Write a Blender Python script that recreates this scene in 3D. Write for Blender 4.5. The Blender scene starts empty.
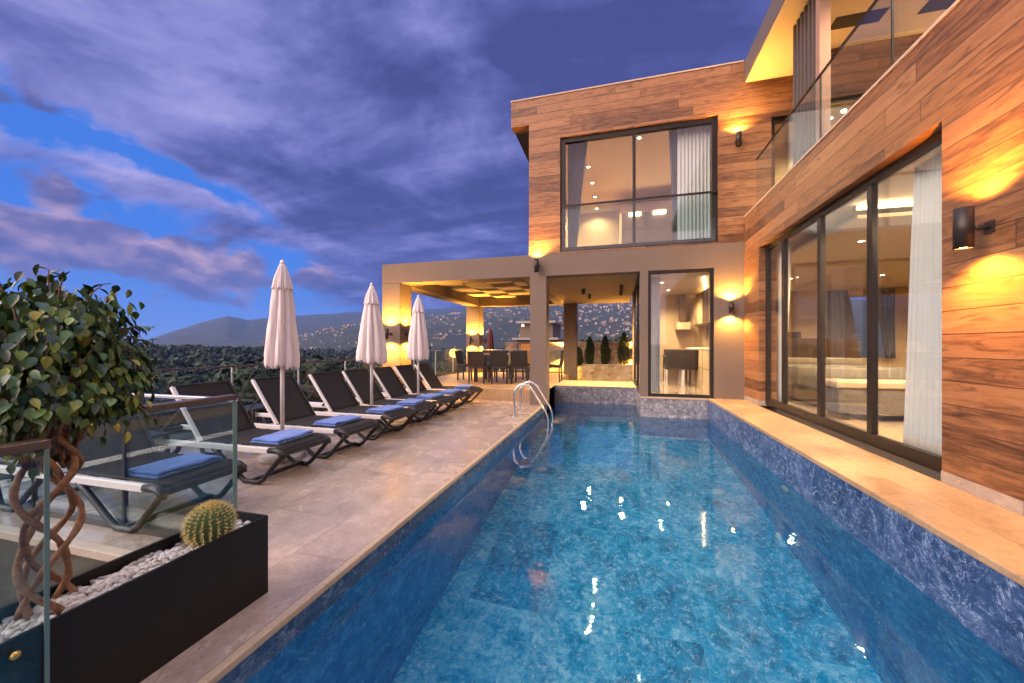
import bpy, bmesh, math, random
from mathutils import Vector, Matrix, noise as mnoise
R = math.radians
PI = math.pi
rng = random.Random(7)
scene = bpy.context.scene
COL = scene.collection

# ------------------------------------------------------------------ mesh builder
class MB:
    def __init__(self):
        self.v = []; self.f = []; self.m = []; self.sm = []; self.mi = 0; self.smooth = False
    def add(self, verts, faces):
        n = len(self.v)
        self.v += [tuple(p) for p in verts]
        for f in faces:
            self.f.append([i + n for i in f]); self.m.append(self.mi); self.sm.append(self.smooth)
        return self
    def box(self, x0, x1, y0, y1, z0, z1):
        v = [(x0,y0,z0),(x1,y0,z0),(x1,y1,z0),(x0,y1,z0),(x0,y0,z1),(x1,y0,z1),(x1,y1,z1),(x0,y1,z1)]
        return self.add(v, [(0,3,2,1),(4,5,6,7),(0,1,5,4),(1,2,6,5),(2,3,7,6),(3,0,4,7)])
    def bar(self, a, b, w, h, up=(0,0,1)):
        a = Vector(a); b = Vector(b); d = (b - a).normalized(); u = Vector(up)
        if abs(d.dot(u)) > .98: u = Vector((0,1,0))
        s = d.cross(u).normalized() * (w/2); t = s.normalized().cross(d).normalized() * (h/2)
        v = [a-s-t, a+s-t, a+s+t, a-s+t, b-s-t, b+s-t, b+s+t, b-s+t]
        return self.add(v, [(0,1,2,3),(7,6,5,4),(0,4,5,1),(1,5,6,2),(2,6,7,3),(3,7,4,0)])
    def tube(self, pts, r, n=10, caps=True):
        pts = [Vector(p) for p in pts]
        rs = r if isinstance(r, (list, tuple)) else [r]*len(pts)
        rings = []; nrm = None
        for i, p in enumerate(pts):
            d = (pts[min(i+1, len(pts)-1)] - pts[max(i-1, 0)]).normalized()
            if nrm is None:
                nrm = d.orthogonal().normalized()
            else:
                nrm = nrm - d*nrm.dot(d)
                nrm = nrm.normalized() if nrm.length > 1e-6 else d.orthogonal().normalized()
            b = d.cross(nrm)
            rings.append([p + (nrm*math.cos(2*PI*k/n) + b*math.sin(2*PI*k/n))*rs[i] for k in range(n)])
        v = [q for ring in rings for q in ring]; f = []
        for i in range(len(pts)-1):
            for k in range(n):
                a = i*n+k; b2 = i*n+(k+1) % n
                f.append((a, b2, b2+n, a+n))
        if caps:
            f.append(tuple(range(n-1, -1, -1))); f.append(tuple(range((len(pts)-1)*n, len(pts)*n)))
        s0 = self.smooth; self.smooth = True; self.add(v, f); self.smooth = s0
        return self
    def lathe(self, prof, n=24, c=(0,0,0), rad=None, caps=True, smooth=True):
        v = []; f = []
        for (r, z) in prof:
            for k in range(n):
                a = 2*PI*k/n
                rr = r if rad is None else rad(r, z, a)
                v.append((c[0]+rr*math.cos(a), c[1]+rr*math.sin(a), c[2]+z))
        for i in range(len(prof)-1):
            for k in range(n):
                a = i*n+k; b = i*n+(k+1) % n
                f.append((a, b, b+n, a+n))
        if caps:
            f.append(tuple(range(n-1, -1, -1))); f.append(tuple(range((len(prof)-1)*n, len(prof)*n)))
        s0 = self.smooth; self.smooth = smooth; self.add(v, f); self.smooth = s0
        return self
    def build(self, name, mats, parent=None, off=None, bevel=0, solid=0, subsurf=0):
        me = bpy.data.meshes.new(name)
        if off is None: off = parent.location if parent is not None else Vector((0,0,0))
        off = Vector(off)
        me.from_pydata([tuple(Vector(p) - off) for p in self.v], [], self.f)
        mats = mats if isinstance(mats, (list, tuple)) else [mats]
        for m in mats: me.materials.append(m)
        for p, mi, s in zip(me.polygons, self.m, self.sm):
            p.material_index = mi; p.use_smooth = s
        me.update()
        o = bpy.data.objects.new(name, me); COL.objects.link(o)
        if parent is not None:
            o.parent = parent
        else:
            o.location = off
        if solid:
            md = o.modifiers.new('thick', 'SOLIDIFY'); md.thickness = solid; md.offset = 0
        if subsurf:
            md = o.modifiers.new('sub', 'SUBSURF'); md.levels = subsurf; md.render_levels = subsurf
        if bevel:
            md = o.modifiers.new('bevel', 'BEVEL'); md.width = bevel; md.segments = 2; md.limit_method = 'ANGLE'
        return o

def box(*a): return MB().box(*a)
def tag(o, label=None, cat=None, group=None, kind=None):
    if label: o['label'] = label
    if cat: o['category'] = cat
    if group: o['group'] = group
    if kind: o['kind'] = kind
    return o
def empty(name, loc, rz=0):
    o = bpy.data.objects.new(name, None); COL.objects.link(o)
    o.location = loc; o.rotation_euler = (0, 0, rz); o.empty_display_size = .1
    return o
def kids(o): return [c for c in bpy.data.objects if c.parent == o]
def copy_tree(o, parent=None):
    c = o.copy(); COL.objects.link(c)
    if parent is not None: c.parent = parent
    for ch in kids(o): copy_tree(ch, c)
    return c
def structure(name, mb, mats, **k):
    o = mb.build(name, mats, **k); o['kind'] = 'structure'; return o

# ------------------------------------------------------------------ node materials
class NT:
    def __init__(self, tree):
        self.t = tree; self.n = tree.nodes; self.l = tree.links
    def node(self, typ, **kw):
        n = self.n.new(typ)
        for k, v in kw.items():
            if k == 'inp':
                for a, b in v.items(): self.put(n.inputs[a], b)
            else: setattr(n, k, v)
        return n
    def put(self, sock, val):
        if isinstance(val, bpy.types.NodeSocket): self.l.new(val, sock)
        elif isinstance(val, (tuple, list)) and sock.type == 'RGBA' and len(val) == 3: sock.default_value = (*val, 1)
        else: sock.default_value = val
    def math(self, op, a, b=0.0, c=None, clamp=False):
        n = self.node('ShaderNodeMath', operation=op, use_clamp=clamp)
        self.put(n.inputs[0], a); self.put(n.inputs[1], b)
        if c is not None: self.put(n.inputs[2], c)
        return n.outputs[0]
    def mix(self, fac, a, b, blend='MIX'):
        n = self.node('ShaderNodeMix', data_type='RGBA', blend_type=blend)
        self.put(n.inputs[0], fac); self.put(n.inputs[6], a); self.put(n.inputs[7], b)
        return n.outputs[2]
    def ramp(self, fac, stops, interp='LINEAR'):
        n = self.node('ShaderNodeValToRGB'); cr = n.color_ramp; cr.interpolation = interp
        while len(cr.elements) < len(stops): cr.elements.new(.5)
        for e, (p, c) in zip(cr.elements, stops):
            e.position = p
            e.color = (c, c, c, 1) if isinstance(c, (int, float)) else (*c, 1)
        self.put(n.inputs[0], fac); return n.outputs[0]
    def noise(self, vec, scale, detail=4, rough=.55, dist=0, out='Fac'):
        n = self.node('ShaderNodeTexNoise', inp={'Scale': scale, 'Detail': detail, 'Roughness': rough, 'Distortion': dist})
        if vec is not None: self.l.new(vec, n.inputs['Vector'])
        return n.outputs[out]
    def comb(self, x, y, z):
        n = self.node('ShaderNodeCombineXYZ'); self.put(n.inputs[0], x); self.put(n.inputs[1], y); self.put(n.inputs[2], z)
        return n.outputs[0]
    def sep(self, v):
        n = self.node('ShaderNodeSeparateXYZ'); self.l.new(v, n.inputs[0]); return n.outputs
    def maprange(self, v, a, b, c=0., d=1.):
        n = self.node('ShaderNodeMapRange', clamp=True)
        for i, x in enumerate((v, a, b, c, d)): self.put(n.inputs[i], x)
        return n.outputs[0]
    def bump(self, h, strength=.3, dist=.01, normal=None):
        n = self.node('ShaderNodeBump', inp={'Strength': strength, 'Distance': dist, 'Height': h})
        if normal is not None: self.l.new(normal, n.inputs['Normal'])
        return n.outputs[0]

def mat(name):
    m = bpy.data.materials.new(name); m.use_nodes = True
    t = NT(m.node_tree); t.n.clear()
    t.out = t.node('ShaderNodeOutputMaterial')
    return m, t
def pbr(t, **kw):
    b = t.node('ShaderNodeBsdfPrincipled', inp={k.replace('_', ' '): v for k, v in kw.items()})
    t.l.new(b.outputs[0], t.out.inputs['Surface']); return b
def objco(t): return t.node('ShaderNodeTexCoord').outputs['Object']

def plain(name, col, rough=.5, metal=0., var=.12, scale=30, bump=0., spec=None):
    m, t = mat(name); co = objco(t)
    n = t.noise(co, scale, 5)
    c = t.mix(n, tuple(x*(1-var) for x in col), tuple(min(1, x*(1+var)) for x in col))
    c = t.mix(t.maprange(t.noise(co, 1.4, 6, .6), .35, .65), c, tuple(x*(1-var*.9) for x in col), 'MIX') if rough > .8 else c
    r = t.maprange(t.noise(co, scale*.3, 3), .3, .7, max(0, rough-.06), min(1, rough+.06))
    b = pbr(t, Base_Color=c, Roughness=r, Metallic=metal)
    if spec is not None: b.inputs['Specular IOR Level'].default_value = spec
    if bump: t.put(b.inputs['Normal'], t.bump(n, bump, .004))
    return m

def wood_tile(name, tint=(1,1,1)):
    m, t = mat(name); co = objco(t); s = t.sep(co)
    u = t.math('ADD', s[0], s[1]); v = s[2]
    H = .16
    row = t.math('FLOOR', t.math('DIVIDE', v, H))
    wn = t.node('ShaderNodeTexWhiteNoise', noise_dimensions='1D'); t.l.new(row, wn.inputs['W'])
    u2 = t.math('ADD', u, t.math('MULTIPLY', wn.outputs[0], 2.0))
    vec = t.comb(u2, v, 0)
    br = t.node('ShaderNodeTexBrick', offset=0, inp={'Scale': 1, 'Mortar Size': .0035, 'Mortar Smooth': .2, 'Bias': 0, 'Brick Width': 2.0, 'Row Height': H,
                'Color1': (0,0,0), 'Color2': (1,1,1), 'Mortar': (.5,.5,.5)})
    t.l.new(vec, br.inputs['Vector'])
    rnd = t.node('ShaderNodeRGBToBW'); t.l.new(br.outputs['Color'], rnd.inputs[0]); rnd = rnd.outputs[0]
    off = t.math('MULTIPLY', rnd, 37.)
    g1 = t.noise(t.comb(t.math('ADD', t.math('MULTIPLY', u2, 2.6), off), t.math('MULTIPLY', v, 21), off), 1., 8, .66, .9)
    g2 = t.noise(t.comb(t.math('MULTIPLY', u2, 6), t.math('MULTIPLY', v, 150), off), 1., 3, .6, .4)
    g3 = t.noise(t.comb(t.math('ADD', t.math('MULTIPLY', u2, 2.6), off), t.math('MULTIPLY', v, 15), t.math('MULTIPLY', off, 1.7)), 1., 3, .5, 1.6)
    k = t.math('ADD', t.math('MULTIPLY', g1, .75), t.math('ADD', t.math('MULTIPLY', g2, .25), t.math('MULTIPLY', t.math('SUBTRACT', rnd, .5), .27)))
    col = t.ramp(k, [(.27, (.055,.024,.011)), (.40, (.165,.070,.028)), (.52, (.295,.130,.050)), (.73, (.40,.20,.087))])
    knot = t.maprange(g3, .57, .70)
    col = t.mix(t.math('MULTIPLY', knot, .65), col, (.07,.028,.015))
    col = t.mix(t.math('MULTIPLY', br.outputs['Fac'], .85), col, (.045,.022,.012))
    if tint != (1,1,1): col = t.mix(1., col, tint, 'MULTIPLY')
    b = pbr(t, Base_Color=col, Roughness=t.maprange(g1, .3, .7, .38, .6))
    hgt = t.math('SUBTRACT', t.math('MULTIPLY', k, .25), br.outputs['Fac'])
    t.put(b.inputs['Normal'], t.bump(hgt, .8, .006))
    return m

def travertine(name, base=(.43,.33,.28), tx=.9, ty=.6, rough=.32, lo=.52):
    m, t = mat(name); co = objco(t)
    br = t.node('ShaderNodeTexBrick', offset=.5, inp={'Scale': 1, 'Mortar Size': .004, 'Mortar Smooth': .2, 'Bias': 0, 'Brick Width': tx, 'Row Height': ty,
                'Color1': (.0,.0,.0), 'Color2': (1,1,1), 'Mortar': (.5,.5,.5)})
    s = t.sep(co)
    t.l.new(t.comb(s[1], s[0], 0), br.inputs['Vector'])
    rnd = t.node('ShaderNodeRGBToBW'); t.l.new(br.outputs['Color'], rnd.inputs[0]); rnd = rnd.outputs[0]
    off = t.math('MULTIPLY', rnd, 3.)
    vec = t.comb(t.math('ADD', s[0], off), t.math('MULTIPLY', s[1], .8), t.math('ADD', s[2], off))
    n1 = t.noise(vec, 2.6, 9, .72, .5)
    n2 = t.noise(vec, 14, 6, .7, .6)
    n3 = t.noise(vec, 70, 3, .6)
    k = t.math('ADD', t.math('MULTIPLY', n1, .5), t.math('ADD', t.math('MULTIPLY', n2, .36), t.math('MULTIPLY', n3, .14)))
    k = t.math('ADD', k, t.math('MULTIPLY', t.math('SUBTRACT', rnd, .5), .06))
    d = tuple(x*lo for x in base); l = tuple(min(1, x*1.32) for x in base)
    col = t.ramp(k, [(.34, d), (.45, tuple(x*.8 for x in base)), (.54, base), (.66, l)])
    vein = t.maprange(t.math('ABSOLUTE', t.math('SUBTRACT', t.noise(vec, 1.3, 6, .65, 2.), .5)), .0, .035, 1., 0.)
    col = t.mix(t.math('MULTIPLY', vein, .10), col, tuple(x*.55 for x in base))
    col = t.mix(t.math('MULTIPLY', br.outputs['Fac'], .65), col, tuple(x*.4 for x in base))
    pit = t.maprange(t.noise(t.comb(t.math('MULTIPLY', s[0], 1.), t.math('MULTIPLY', s[1], .35), s[2]), 95, 2, .5), .62, .70)
    col = t.mix(t.math('MULTIPLY', pit, .5), col, tuple(x*.35 for x in base))
    b = pbr(t, Base_Color=col, Roughness=t.maprange(n1, .35, .65, rough-.1, rough+.14))
    t.put(b.inputs['Normal'], t.bump(t.math('SUBTRACT', t.math('MULTIPLY', n2, .3), br.outputs['Fac']), .35, .003))
    return m

def marble(name, dark, mid, light, tile=(.6, .3), floor=False, veins=1.):
    m, t = mat(name); co = objco(t); s = t.sep(co)
    if floor: u, v = s[1], s[0]
    else: u, v = t.math('ADD', s[0], s[1]), t.math('ADD', s[2], .09)
    br = t.node('ShaderNodeTexBrick', offset=.5 if floor else 0, inp={'Scale': 1, 'Mortar Size': .003, 'Mortar Smooth': .2, 'Bias': 0, 'Brick Width': tile[0], 'Row Height': tile[1],
                'Color1': (0,0,0), 'Color2': (1,1,1), 'Mortar': (.5,.5,.5)})
    t.l.new(t.comb(u, v, 0), br.inputs['Vector'])
    rnd = t.node('ShaderNodeRGBToBW'); t.l.new(br.outputs['Color'], rnd.inputs[0]); rnd = rnd.outputs[0]
    off = t.math('MULTIPLY', rnd, 23.)
    vec = t.comb(t.math('ADD', u, off), v, off)
    n1 = t.noise(vec, 4.5, 8, .7, .8)
    n2 = t.noise(vec, 22, 6, .7, .5)
    k = t.math('ADD', t.math('MULTIPLY', n1, .65), t.math('MULTIPLY', n2, .35))
    k = t.math('ADD', k, t.math('MULTIPLY', t.math('SUBTRACT', rnd, .5), .09))
    col = t.ramp(k, [(.37, dark), (.5, mid), (.64, light)] if floor else [(.34, dark), (.5, mid), (.68, light)])
    w = t.noise(vec, 3.1, 7, .66, 2.2)
    vein = t.maprange(t.math('ABSOLUTE', t.math('SUBTRACT', w, .5)), 0, .014, 1., 0.)
    w2 = t.noise(vec, 7.5, 6, .6, 2.5)
    vein2 = t.maprange(t.math('ABSOLUTE', t.math('SUBTRACT', w2, .52)), 0, .012, .6, 0.)
    ve = t.math('MULTIPLY', t.math('MAXIMUM', vein, vein2), t.math('MULTIPLY', t.maprange(n2, .4, .62), veins))
    col = t.mix(ve, col, tuple(min(1, .25+x*1.5) for x in light))
    col = t.mix(t.math('MULTIPLY', br.outputs['Fac'], .6), col, tuple((a+b)/2 for a, b in zip(mid, light)))
    b = pbr(t, Base_Color=col, Roughness=.22)
    t.put(b.inputs['Normal'], t.bump(t.math('SUBTRACT', t.math('MULTIPLY', n2, .2), br.outputs['Fac']), .25, .003))
    return m

def glass(name, tint=(.90,.95,.94), ior=1.45, gain=1.0):
    m, t = mat(name)
    tr = t.node('ShaderNodeBsdfTransparent', inp={'Color': tint})
    gl = t.node('ShaderNodeBsdfGlossy', inp={'Roughness': 0.0, 'Color': (.95,.97,1)})
    bf = t.node('ShaderNodeNewGeometry').outputs['Backfacing']
    fr = t.node('ShaderNodeFresnel', inp={'IOR': t.maprange(bf, 0., 1., ior, 1/ior)})
    fac = t.math('MULTIPLY', fr.outputs[0], gain, clamp=True)
    mx = t.node('ShaderNodeMixShader')
    t.l.new(fac, mx.inputs[0]); t.l.new(tr.outputs[0], mx.inputs[1]); t.l.new(gl.outputs[0], mx.inputs[2])
    t.l.new(mx.outputs[0], t.out.inputs['Surface'])
    return m

def emit(name, col, strength):
    m, t = mat(name)
    e = t.node('ShaderNodeEmission', inp={'Color': col, 'Strength': strength})
    t.l.new(e.outputs[0], t.out.inputs['Surface']); return m

def water_mat():
    m, t = mat('pool_water')
    co = objco(t)
    n1 = t.noise(co, 6.0, 3, .5, .6); n2 = t.noise(co, 1.5, 2, .5, .3); n3 = t.noise(co, 17., 2, .5, .4)
    h = t.math('ADD', t.math('ADD', t.math('MULTIPLY', n1, .35), n2), t.math('MULTIPLY', n3, .07))
    nrm = t.bump(h, .075, .05)
    tr = t.node('ShaderNodeBsdfRefraction', inp={'Color': (.74,.95,1.0), 'IOR': 1.333, 'Roughness': 0.})
    t.l.new(nrm, tr.inputs['Normal'])
    gl = t.node('ShaderNodeBsdfGlossy', inp={'Roughness': .02, 'Color': (1,1,1)})
    t.l.new(nrm, gl.inputs['Normal'])
    fr = t.node('ShaderNodeFresnel', inp={'IOR': 1.333}); t.l.new(nrm, fr.inputs['Normal'])
    mx = t.node('ShaderNodeMixShader')
    t.l.new(fr.outputs[0], mx.inputs[0]); t.l.new(tr.outputs[0], mx.inputs[1]); t.l.new(gl.outputs[0], mx.inputs[2])
    t.l.new(mx.outputs[0], t.out.inputs['Surface'])
    return m

def stone_wall(name):
    m, t = mat(name); co = objco(t); s = t.sep(co)
    vec = t.comb(t.math('ADD', s[0], s[1]), t.math('MULTIPLY', s[2], 1.4), 0)
    vo = t.node('ShaderNodeTexVoronoi', feature='F1', inp={'Scale': 5.5, 'Randomness': .9}); t.l.new(vec, vo.inputs['Vector'])
    ve = t.node('ShaderNodeTexVoronoi', feature='DISTANCE_TO_EDGE', inp={'Scale': 5.5, 'Randomness': .9}); t.l.new(vec, ve.inputs['Vector'])
    bw = t.node('ShaderNodeRGBToBW'); t.l.new(vo.outputs['Color'], bw.inputs[0])
    n = t.noise(co, 25, 5, .65)
    k = t.math('ADD', t.math('MULTIPLY', bw.outputs[0], .6), t.math('MULTIPLY', n, .4))
    col = t.ramp(k, [(.2, (.30,.19,.13)), (.5, (.52,.40,.29)), (.8, (.64,.54,.43))])
    e = t.maprange(ve.outputs['Distance'], .01, .06, 1., 0.)
    col = t.mix(e, col, (.46,.40,.33))
    b = pbr(t, Base_Color=col, Roughness=.85)
    t.put(b.inputs['Normal'], t.bump(t.math('ADD', t.math('MULTIPLY', n, .4), t.maprange(ve.outputs['Distance'], 0, .1)), .7, .02))
    return m

def fabric(name, col, scale=600, rough=.9, var=.25, alpha=None, sheen=.2):
    m, t = mat(name); co = objco(t)
    n = t.noise(co, 9, 5); n2 = t.noise(co, scale, 2)
    c = t.mix(t.math('ADD', t.math('MULTIPLY', n, .6), t.math('MULTIPLY', n2, .4)), tuple(x*(1-var) for x in col), tuple(min(1, x*(1+var)) for x in col))
    b = pbr(t, Base_Color=c, Roughness=rough)
    b.inputs['Sheen Weight'].default_value = sheen
    t.put(b.inputs['Normal'], t.bump(n2, .3, .002))
    if alpha is not None: b.inputs['Alpha'].default_value = alpha
    return m

def foliage(name, dark, mid, light, attr=None, rough=.5, scale=1.):
    m, t = mat(name)
    if attr:
        a = t.node('ShaderNodeAttribute', attribute_name=attr); k = a.outputs['Fac']
    else:
        g = t.node('ShaderNodeNewGeometry'); k = g.outputs['Random Per Island']
    co = objco(t)
    k2 = t.math('ADD', t.math('MULTIPLY', k, .8), t.math('MULTIPLY', t.noise(co, scale, 4), .2))
    col = t.ramp(k2, [(.15, dark), (.55, mid), (.9, light)])
    b = pbr(t, Base_Color=col, Roughness=rough)
    return m

M = {}
M['wood'] = wood_tile('wood_plank_tile')
M['deck'] = travertine('deck_travertine', (.48,.365,.295), .9, .6, .22)
M['coping'] = travertine('coping_travertine', (.45,.30,.165), 1.2, .62, .38, .36)
M['riser'] = travertine('riser_travertine', (.42,.33,.26), 1.2, .5, .5)
M['nosing'] = plain('stone_nosing', (.50,.37,.25), .45, var=.3, scale=40, bump=.2)
M['bluewall'] = marble('blue_marble_tile', (.012,.030,.088), (.038,.078,.19), (.15,.215,.36), (.9,.42))
M['greywall'] = marble('grey_marble_tile', (.085,.09,.115), (.20,.20,.235), (.44,.43,.45), (.62,.30))
M['poolfloor'] = marble('turquoise_pool_tile', (.008,.23,.43), (.035,.51,.77), (.42,.90,.99), (1.2,.6), True, 1.6)  # tile marbling whose pale mottling also imitates caustic light
M['poolside'] = marble('deep_blue_pool_tile', (.008,.11,.32), (.03,.27,.60), (.14,.55,.82), (.9,.42), False, 1.2)
M['water'] = water_mat()
M['taupe'] = plain('taupe_plaster', (.185,.138,.105), .85, var=.09, scale=45, bump=.15)
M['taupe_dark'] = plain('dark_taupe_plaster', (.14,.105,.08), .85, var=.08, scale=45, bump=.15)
M['fascia'] = plain('grey_fascia', (.11,.09,.085), .6, var=.1)
M['cap'] = plain('pale_parapet_cap', (.55,.42,.33), .6, var=.15)
M['frame'] = plain('dark_aluminium', (.020,.015,.013), .38, .3, var=.2)
M['rail'] = plain('brown_rail', (.13,.10,.085), .35, .6, var=.2)
M['steel'] = plain('polished_steel', (.72,.72,.72), .14, 1., var=.06)
M['silver'] = plain('silver_rail', (.55,.55,.57), .3, .8, var=.1)
M['brass'] = plain('brass', (.75,.55,.18), .25, 1.)
M['glass'] = glass('clear_glass')
M['glass_green'] = glass('railing_glass', (.87,.935,.94))
M['glass_edge'] = plain('glass_edge', (.13,.22,.22), .1)
M['glass_win'] = glass('window_glass', (.95,.965,.955), 1.52, 1.15)
M['sconce'] = plain('sconce_metal', (.045,.035,.03), .45, .4)
M['lampface'] = emit('sconce_lens', (1,.62,.2), 28)
M['downface'] = emit('downlight_lens', (1,.80,.5), 22)
M['strip'] = emit('light_strip', (1,.72,.36), 9)
M['planter'] = plain('black_planter', (.011,.010,.010), .55, var=.25, scale=14, bump=.05, spec=.25)
M['pebble'] = None
M['white'] = plain('white_frame', (.74,.70,.68), .4, var=.05)
M['sling'] = fabric('dark_sling', (.020,.015,.014), 500, sheen=.0)
M['dark_leg'] = plain('dark_leg_plastic', (.012,.010,.010), .45, var=.2)
M['towel'] = fabric('blue_towel', (.10,.19,.50), 250, var=.35)
M['canvas'] = fabric('pale_canvas', (.76,.68,.65), 700, var=.1)
M['rattan'] = fabric('dark_rattan', (.014,.011,.010), 260, .6, sheen=0)
M['tabletop'] = plain('brown_tabletop', (.30,.19,.12), .3)
M['beige'] = plain('beige_wall_paint', (.50,.37,.235), .8, var=.05, scale=5)
M['ceil'] = plain('cream_ceiling', (.66,.53,.38), .85, var=.04, scale=5)
M['floor_in'] = plain('polished_floor', (.42,.32,.22), .12, var=.1, scale=4)
M['cabinet'] = plain('beige_cabinet', (.52,.40,.27), .35, var=.06)
M['darkwood'] = plain('dark_brown_wood', (.10,.055,.035), .4, var=.3)
M['curt_grey'] = fabric('grey_curtain', (.085,.085,.10), 300)
M['curt_white'] = fabric('sheer_curtain', (.70,.72,.70), 300, var=.06)
M['bedgrey'] = fabric('grey_bedspread', (.13,.11,.095), 200)
M['bedwhite'] = fabric('white_bedding', (.33,.28,.22), 200, var=.06)
M['stone'] = stone_wall('rubble_stone_wall')
M['grass'] = plain('dry_garden_soil', (.12,.09,.06), .95, var=.4, scale=8, bump=.3)
M['soffit_dark'] = plain('dark_ceiling_panel', (.035,.026,.022), .7)
M['red'] = fabric('red_canvas', (.11,.022,.016), 300, sheen=0)

# ------------------------------------------------------------------ camera
F_PX = 380.0
YAW = math.atan(104/F_PX)
cam_d = bpy.data.cameras.new('camera'); cam = bpy.data.objects.new('camera', cam_d); COL.objects.link(cam)
cam_d.sensor_width = 36; cam_d.lens = F_PX/1024*36; cam_d.shift_y = 4.5/1024
cam_d.clip_start = .02; cam_d.clip_end = 30000
cam.location = (0, 0, 1.2); cam.rotation_euler = (PI/2, 0, YAW)
scene.camera = cam
CT, ST = math.cos(YAW), math.sin(YAW)

# ------------------------------------------------------------------ setting: deck, pool, terrace
PL, PR, WZ, PF = -1.42, 1.61, -.14, -1.62      # pool left/right, water level, floor
b = MB()
b.box(-5.3, PL-.03, 1.56, 8.0, -.6, 0)
b.box(-1.95, PL-.03, -3.2, 1.56, -.6, 0)
b.box(-5.3, -5.06, -3.2, 1.56, -.6, 0)
deck = structure('deck', b, M['deck'])
structure('deck_nosing', MB().box(PL-.03, PL+.012, -3.2, 8.0, -.034, .001), M['nosing'], bevel=.006)
structure('deck_kerb', MB().box(-5.06, -1.95, 1.5, 1.56, -.05, .002), M['cap'], bevel=.004)
# sunken stairwell beside the planter
b = MB()
b.box(-5.06, -1.95, 1.515, 1.557, -2.2, -.052).box(-1.955, -1.951, -3.2, 1.5, -2.2, -.002).box(-5.1, -5.06, -3.2, 1.5, -2.2, -.6)
M['stair'] = plain('stairwell_render', (.085,.07,.05), .9, var=.2, scale=12)
structure('stairwell_wall', b, M['stair'])
b = MB()
b.box(-5.06, -1.95, -3.2, 1.5, -2.3, -2.2)
for i in range(7): b.box(-5.06+.28*i, -4.78+.28*i, .3, 1.5, -2.2, -.45-.22*i)
structure('stairwell_floor', b, M['stair'])
# terrace (dining) and platform
b = MB()
b.box(-5.45, -1.52, 8.0, 13.4, -.6, .25)
structure('terrace', b, M['coping'])
b = MB(); b.box(-1.52, .44, 9.08, 10.6, -.6, .25).box(-1.52, PL, 8.0, 9.08, -.6, .25)
structure('platform', b, M['coping'])
structure('right_coping', MB().box(PR, 2.2, -3.2, 7.6, .21, .25), M['coping'], bevel=.006)
structure('house_floor', MB().box(.46, 8.2, 7.86, 11.6, .1, .25).box(2.46, 8.2, 2.2, 7.86, .1, .25), M['floor_in'])
structure('garden', MB().box(-5.45, 9, 13.4, 30, -1.2, -.02).box(-1.52, .44, 10.6, 13.4, -1.2, -.02), M['grass'])

# pool basin
b = MB()
b.mi = 0   # floor
b.add([(PL,-3,PF),(PR,-3,PF),(PR,7.6,PF),(PL,7.6,PF)], [(0,1,2,3)])
b.add([(PL,7.6,PF),(.44,7.6,PF),(.44,9.05,PF),(PL,9.05,PF)], [(0,1,2,3)])
b.mi = 1   # sides under water
def quad(b, p, q, z0, z1): b.add([(*p,z0),(*q,z0),(*q,z1),(*p,z1)], [(0,1,2,3)])
quad(b, (PL,-3), (PL,9.05), PF, WZ); quad(b, (PR,7.6), (PR,-3), PF, WZ)
quad(b, (PL,9.05), (.44,9.05), PF, WZ); quad(b, (.44,9.05), (.44,7.6), PF, WZ); quad(b, (.44,7.6), (PR,7.6), PF, WZ); quad(b, (PR,-3), (PL,-3), PF, WZ)
b.mi = 2   # blue tile above water (left and right)
quad(b, (PL,-3), (PL,8.0), WZ, -.034); quad(b, (PR,7.6), (PR,-3), WZ, .212)
quad(b, (PR,-3), (PL,-3), WZ, .0)
b.mi = 3
quad(b, (PL,9.05), (.44,9.05), WZ, .25); quad(b, (.44,9.05), (.44,7.6), WZ, .25); quad(b, (.44,7.6), (PR,7.6), WZ, .215); quad(b, (PL,8.0), (PL,9.05), WZ, .25)
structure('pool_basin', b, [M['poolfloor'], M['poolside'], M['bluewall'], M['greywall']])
b = MB(); b.box(.44, 2.2, 7.585, 7.62, .215, .245).box(PL+.0, .455, 9.035, 9.08, .252, .262)
structure('pool_far_coping', b, M['nosing'])
b = MB()
b.add([(PL,-3,WZ),(PR,-3,WZ),(PR,7.6,WZ),(.44,7.6,WZ),(.44,9.05,WZ),(PL,9.05,WZ)], [(0,1,2,3,4,5)])
structure('water', b, M['water'])

# underwater fittings
M['fit'] = plain('white_plastic', (.8,.82,.82), .3, var=.03)
def fitting(loc, rot, label, r=.075):
    o = empty('pool_fitting', loc); tag(o, label, 'pool fitting', 'round fittings in the pool')
    b = MB(); b.lathe([(r,0),(r,.006),(r*.93,.012),(r*.74,.013),(r*.72,.004),(r*.5,.004),(r*.48,.014),(.001,.016)], 28)
    d = b.build('rim', M['fit'], o, off=(0,0,0))
    b2 = MB()
    for k in range(8):
        a = 2*PI*k/8; b2.bar((math.cos(a)*r*.5, math.sin(a)*r*.5, .012), (math.cos(a)*r*.73, math.sin(a)*r*.73, .012), .008, .006)
    b2.build('grille', M['fit'], o, off=(0,0,0))
    o.rotation_euler = rot
fitting((1.25, 5.33, PF+.002), (0,0,0), 'round white drain fitting on the pool floor nearest the lit reflections')
fitting((-1.05, 5.55, PF+.002), (0,0,0), 'round white fitting on the pool floor beside the left pool wall')
fitting((-.25, 8.3, PF+.002), (0,0,0), 'small white fitting on the pool floor at the far end', .06)
fitting((PR-.002, 4.31, -.33), (0,-PI/2,0), 'round white fitting set in the right pool wall just under water', .07)

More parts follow.
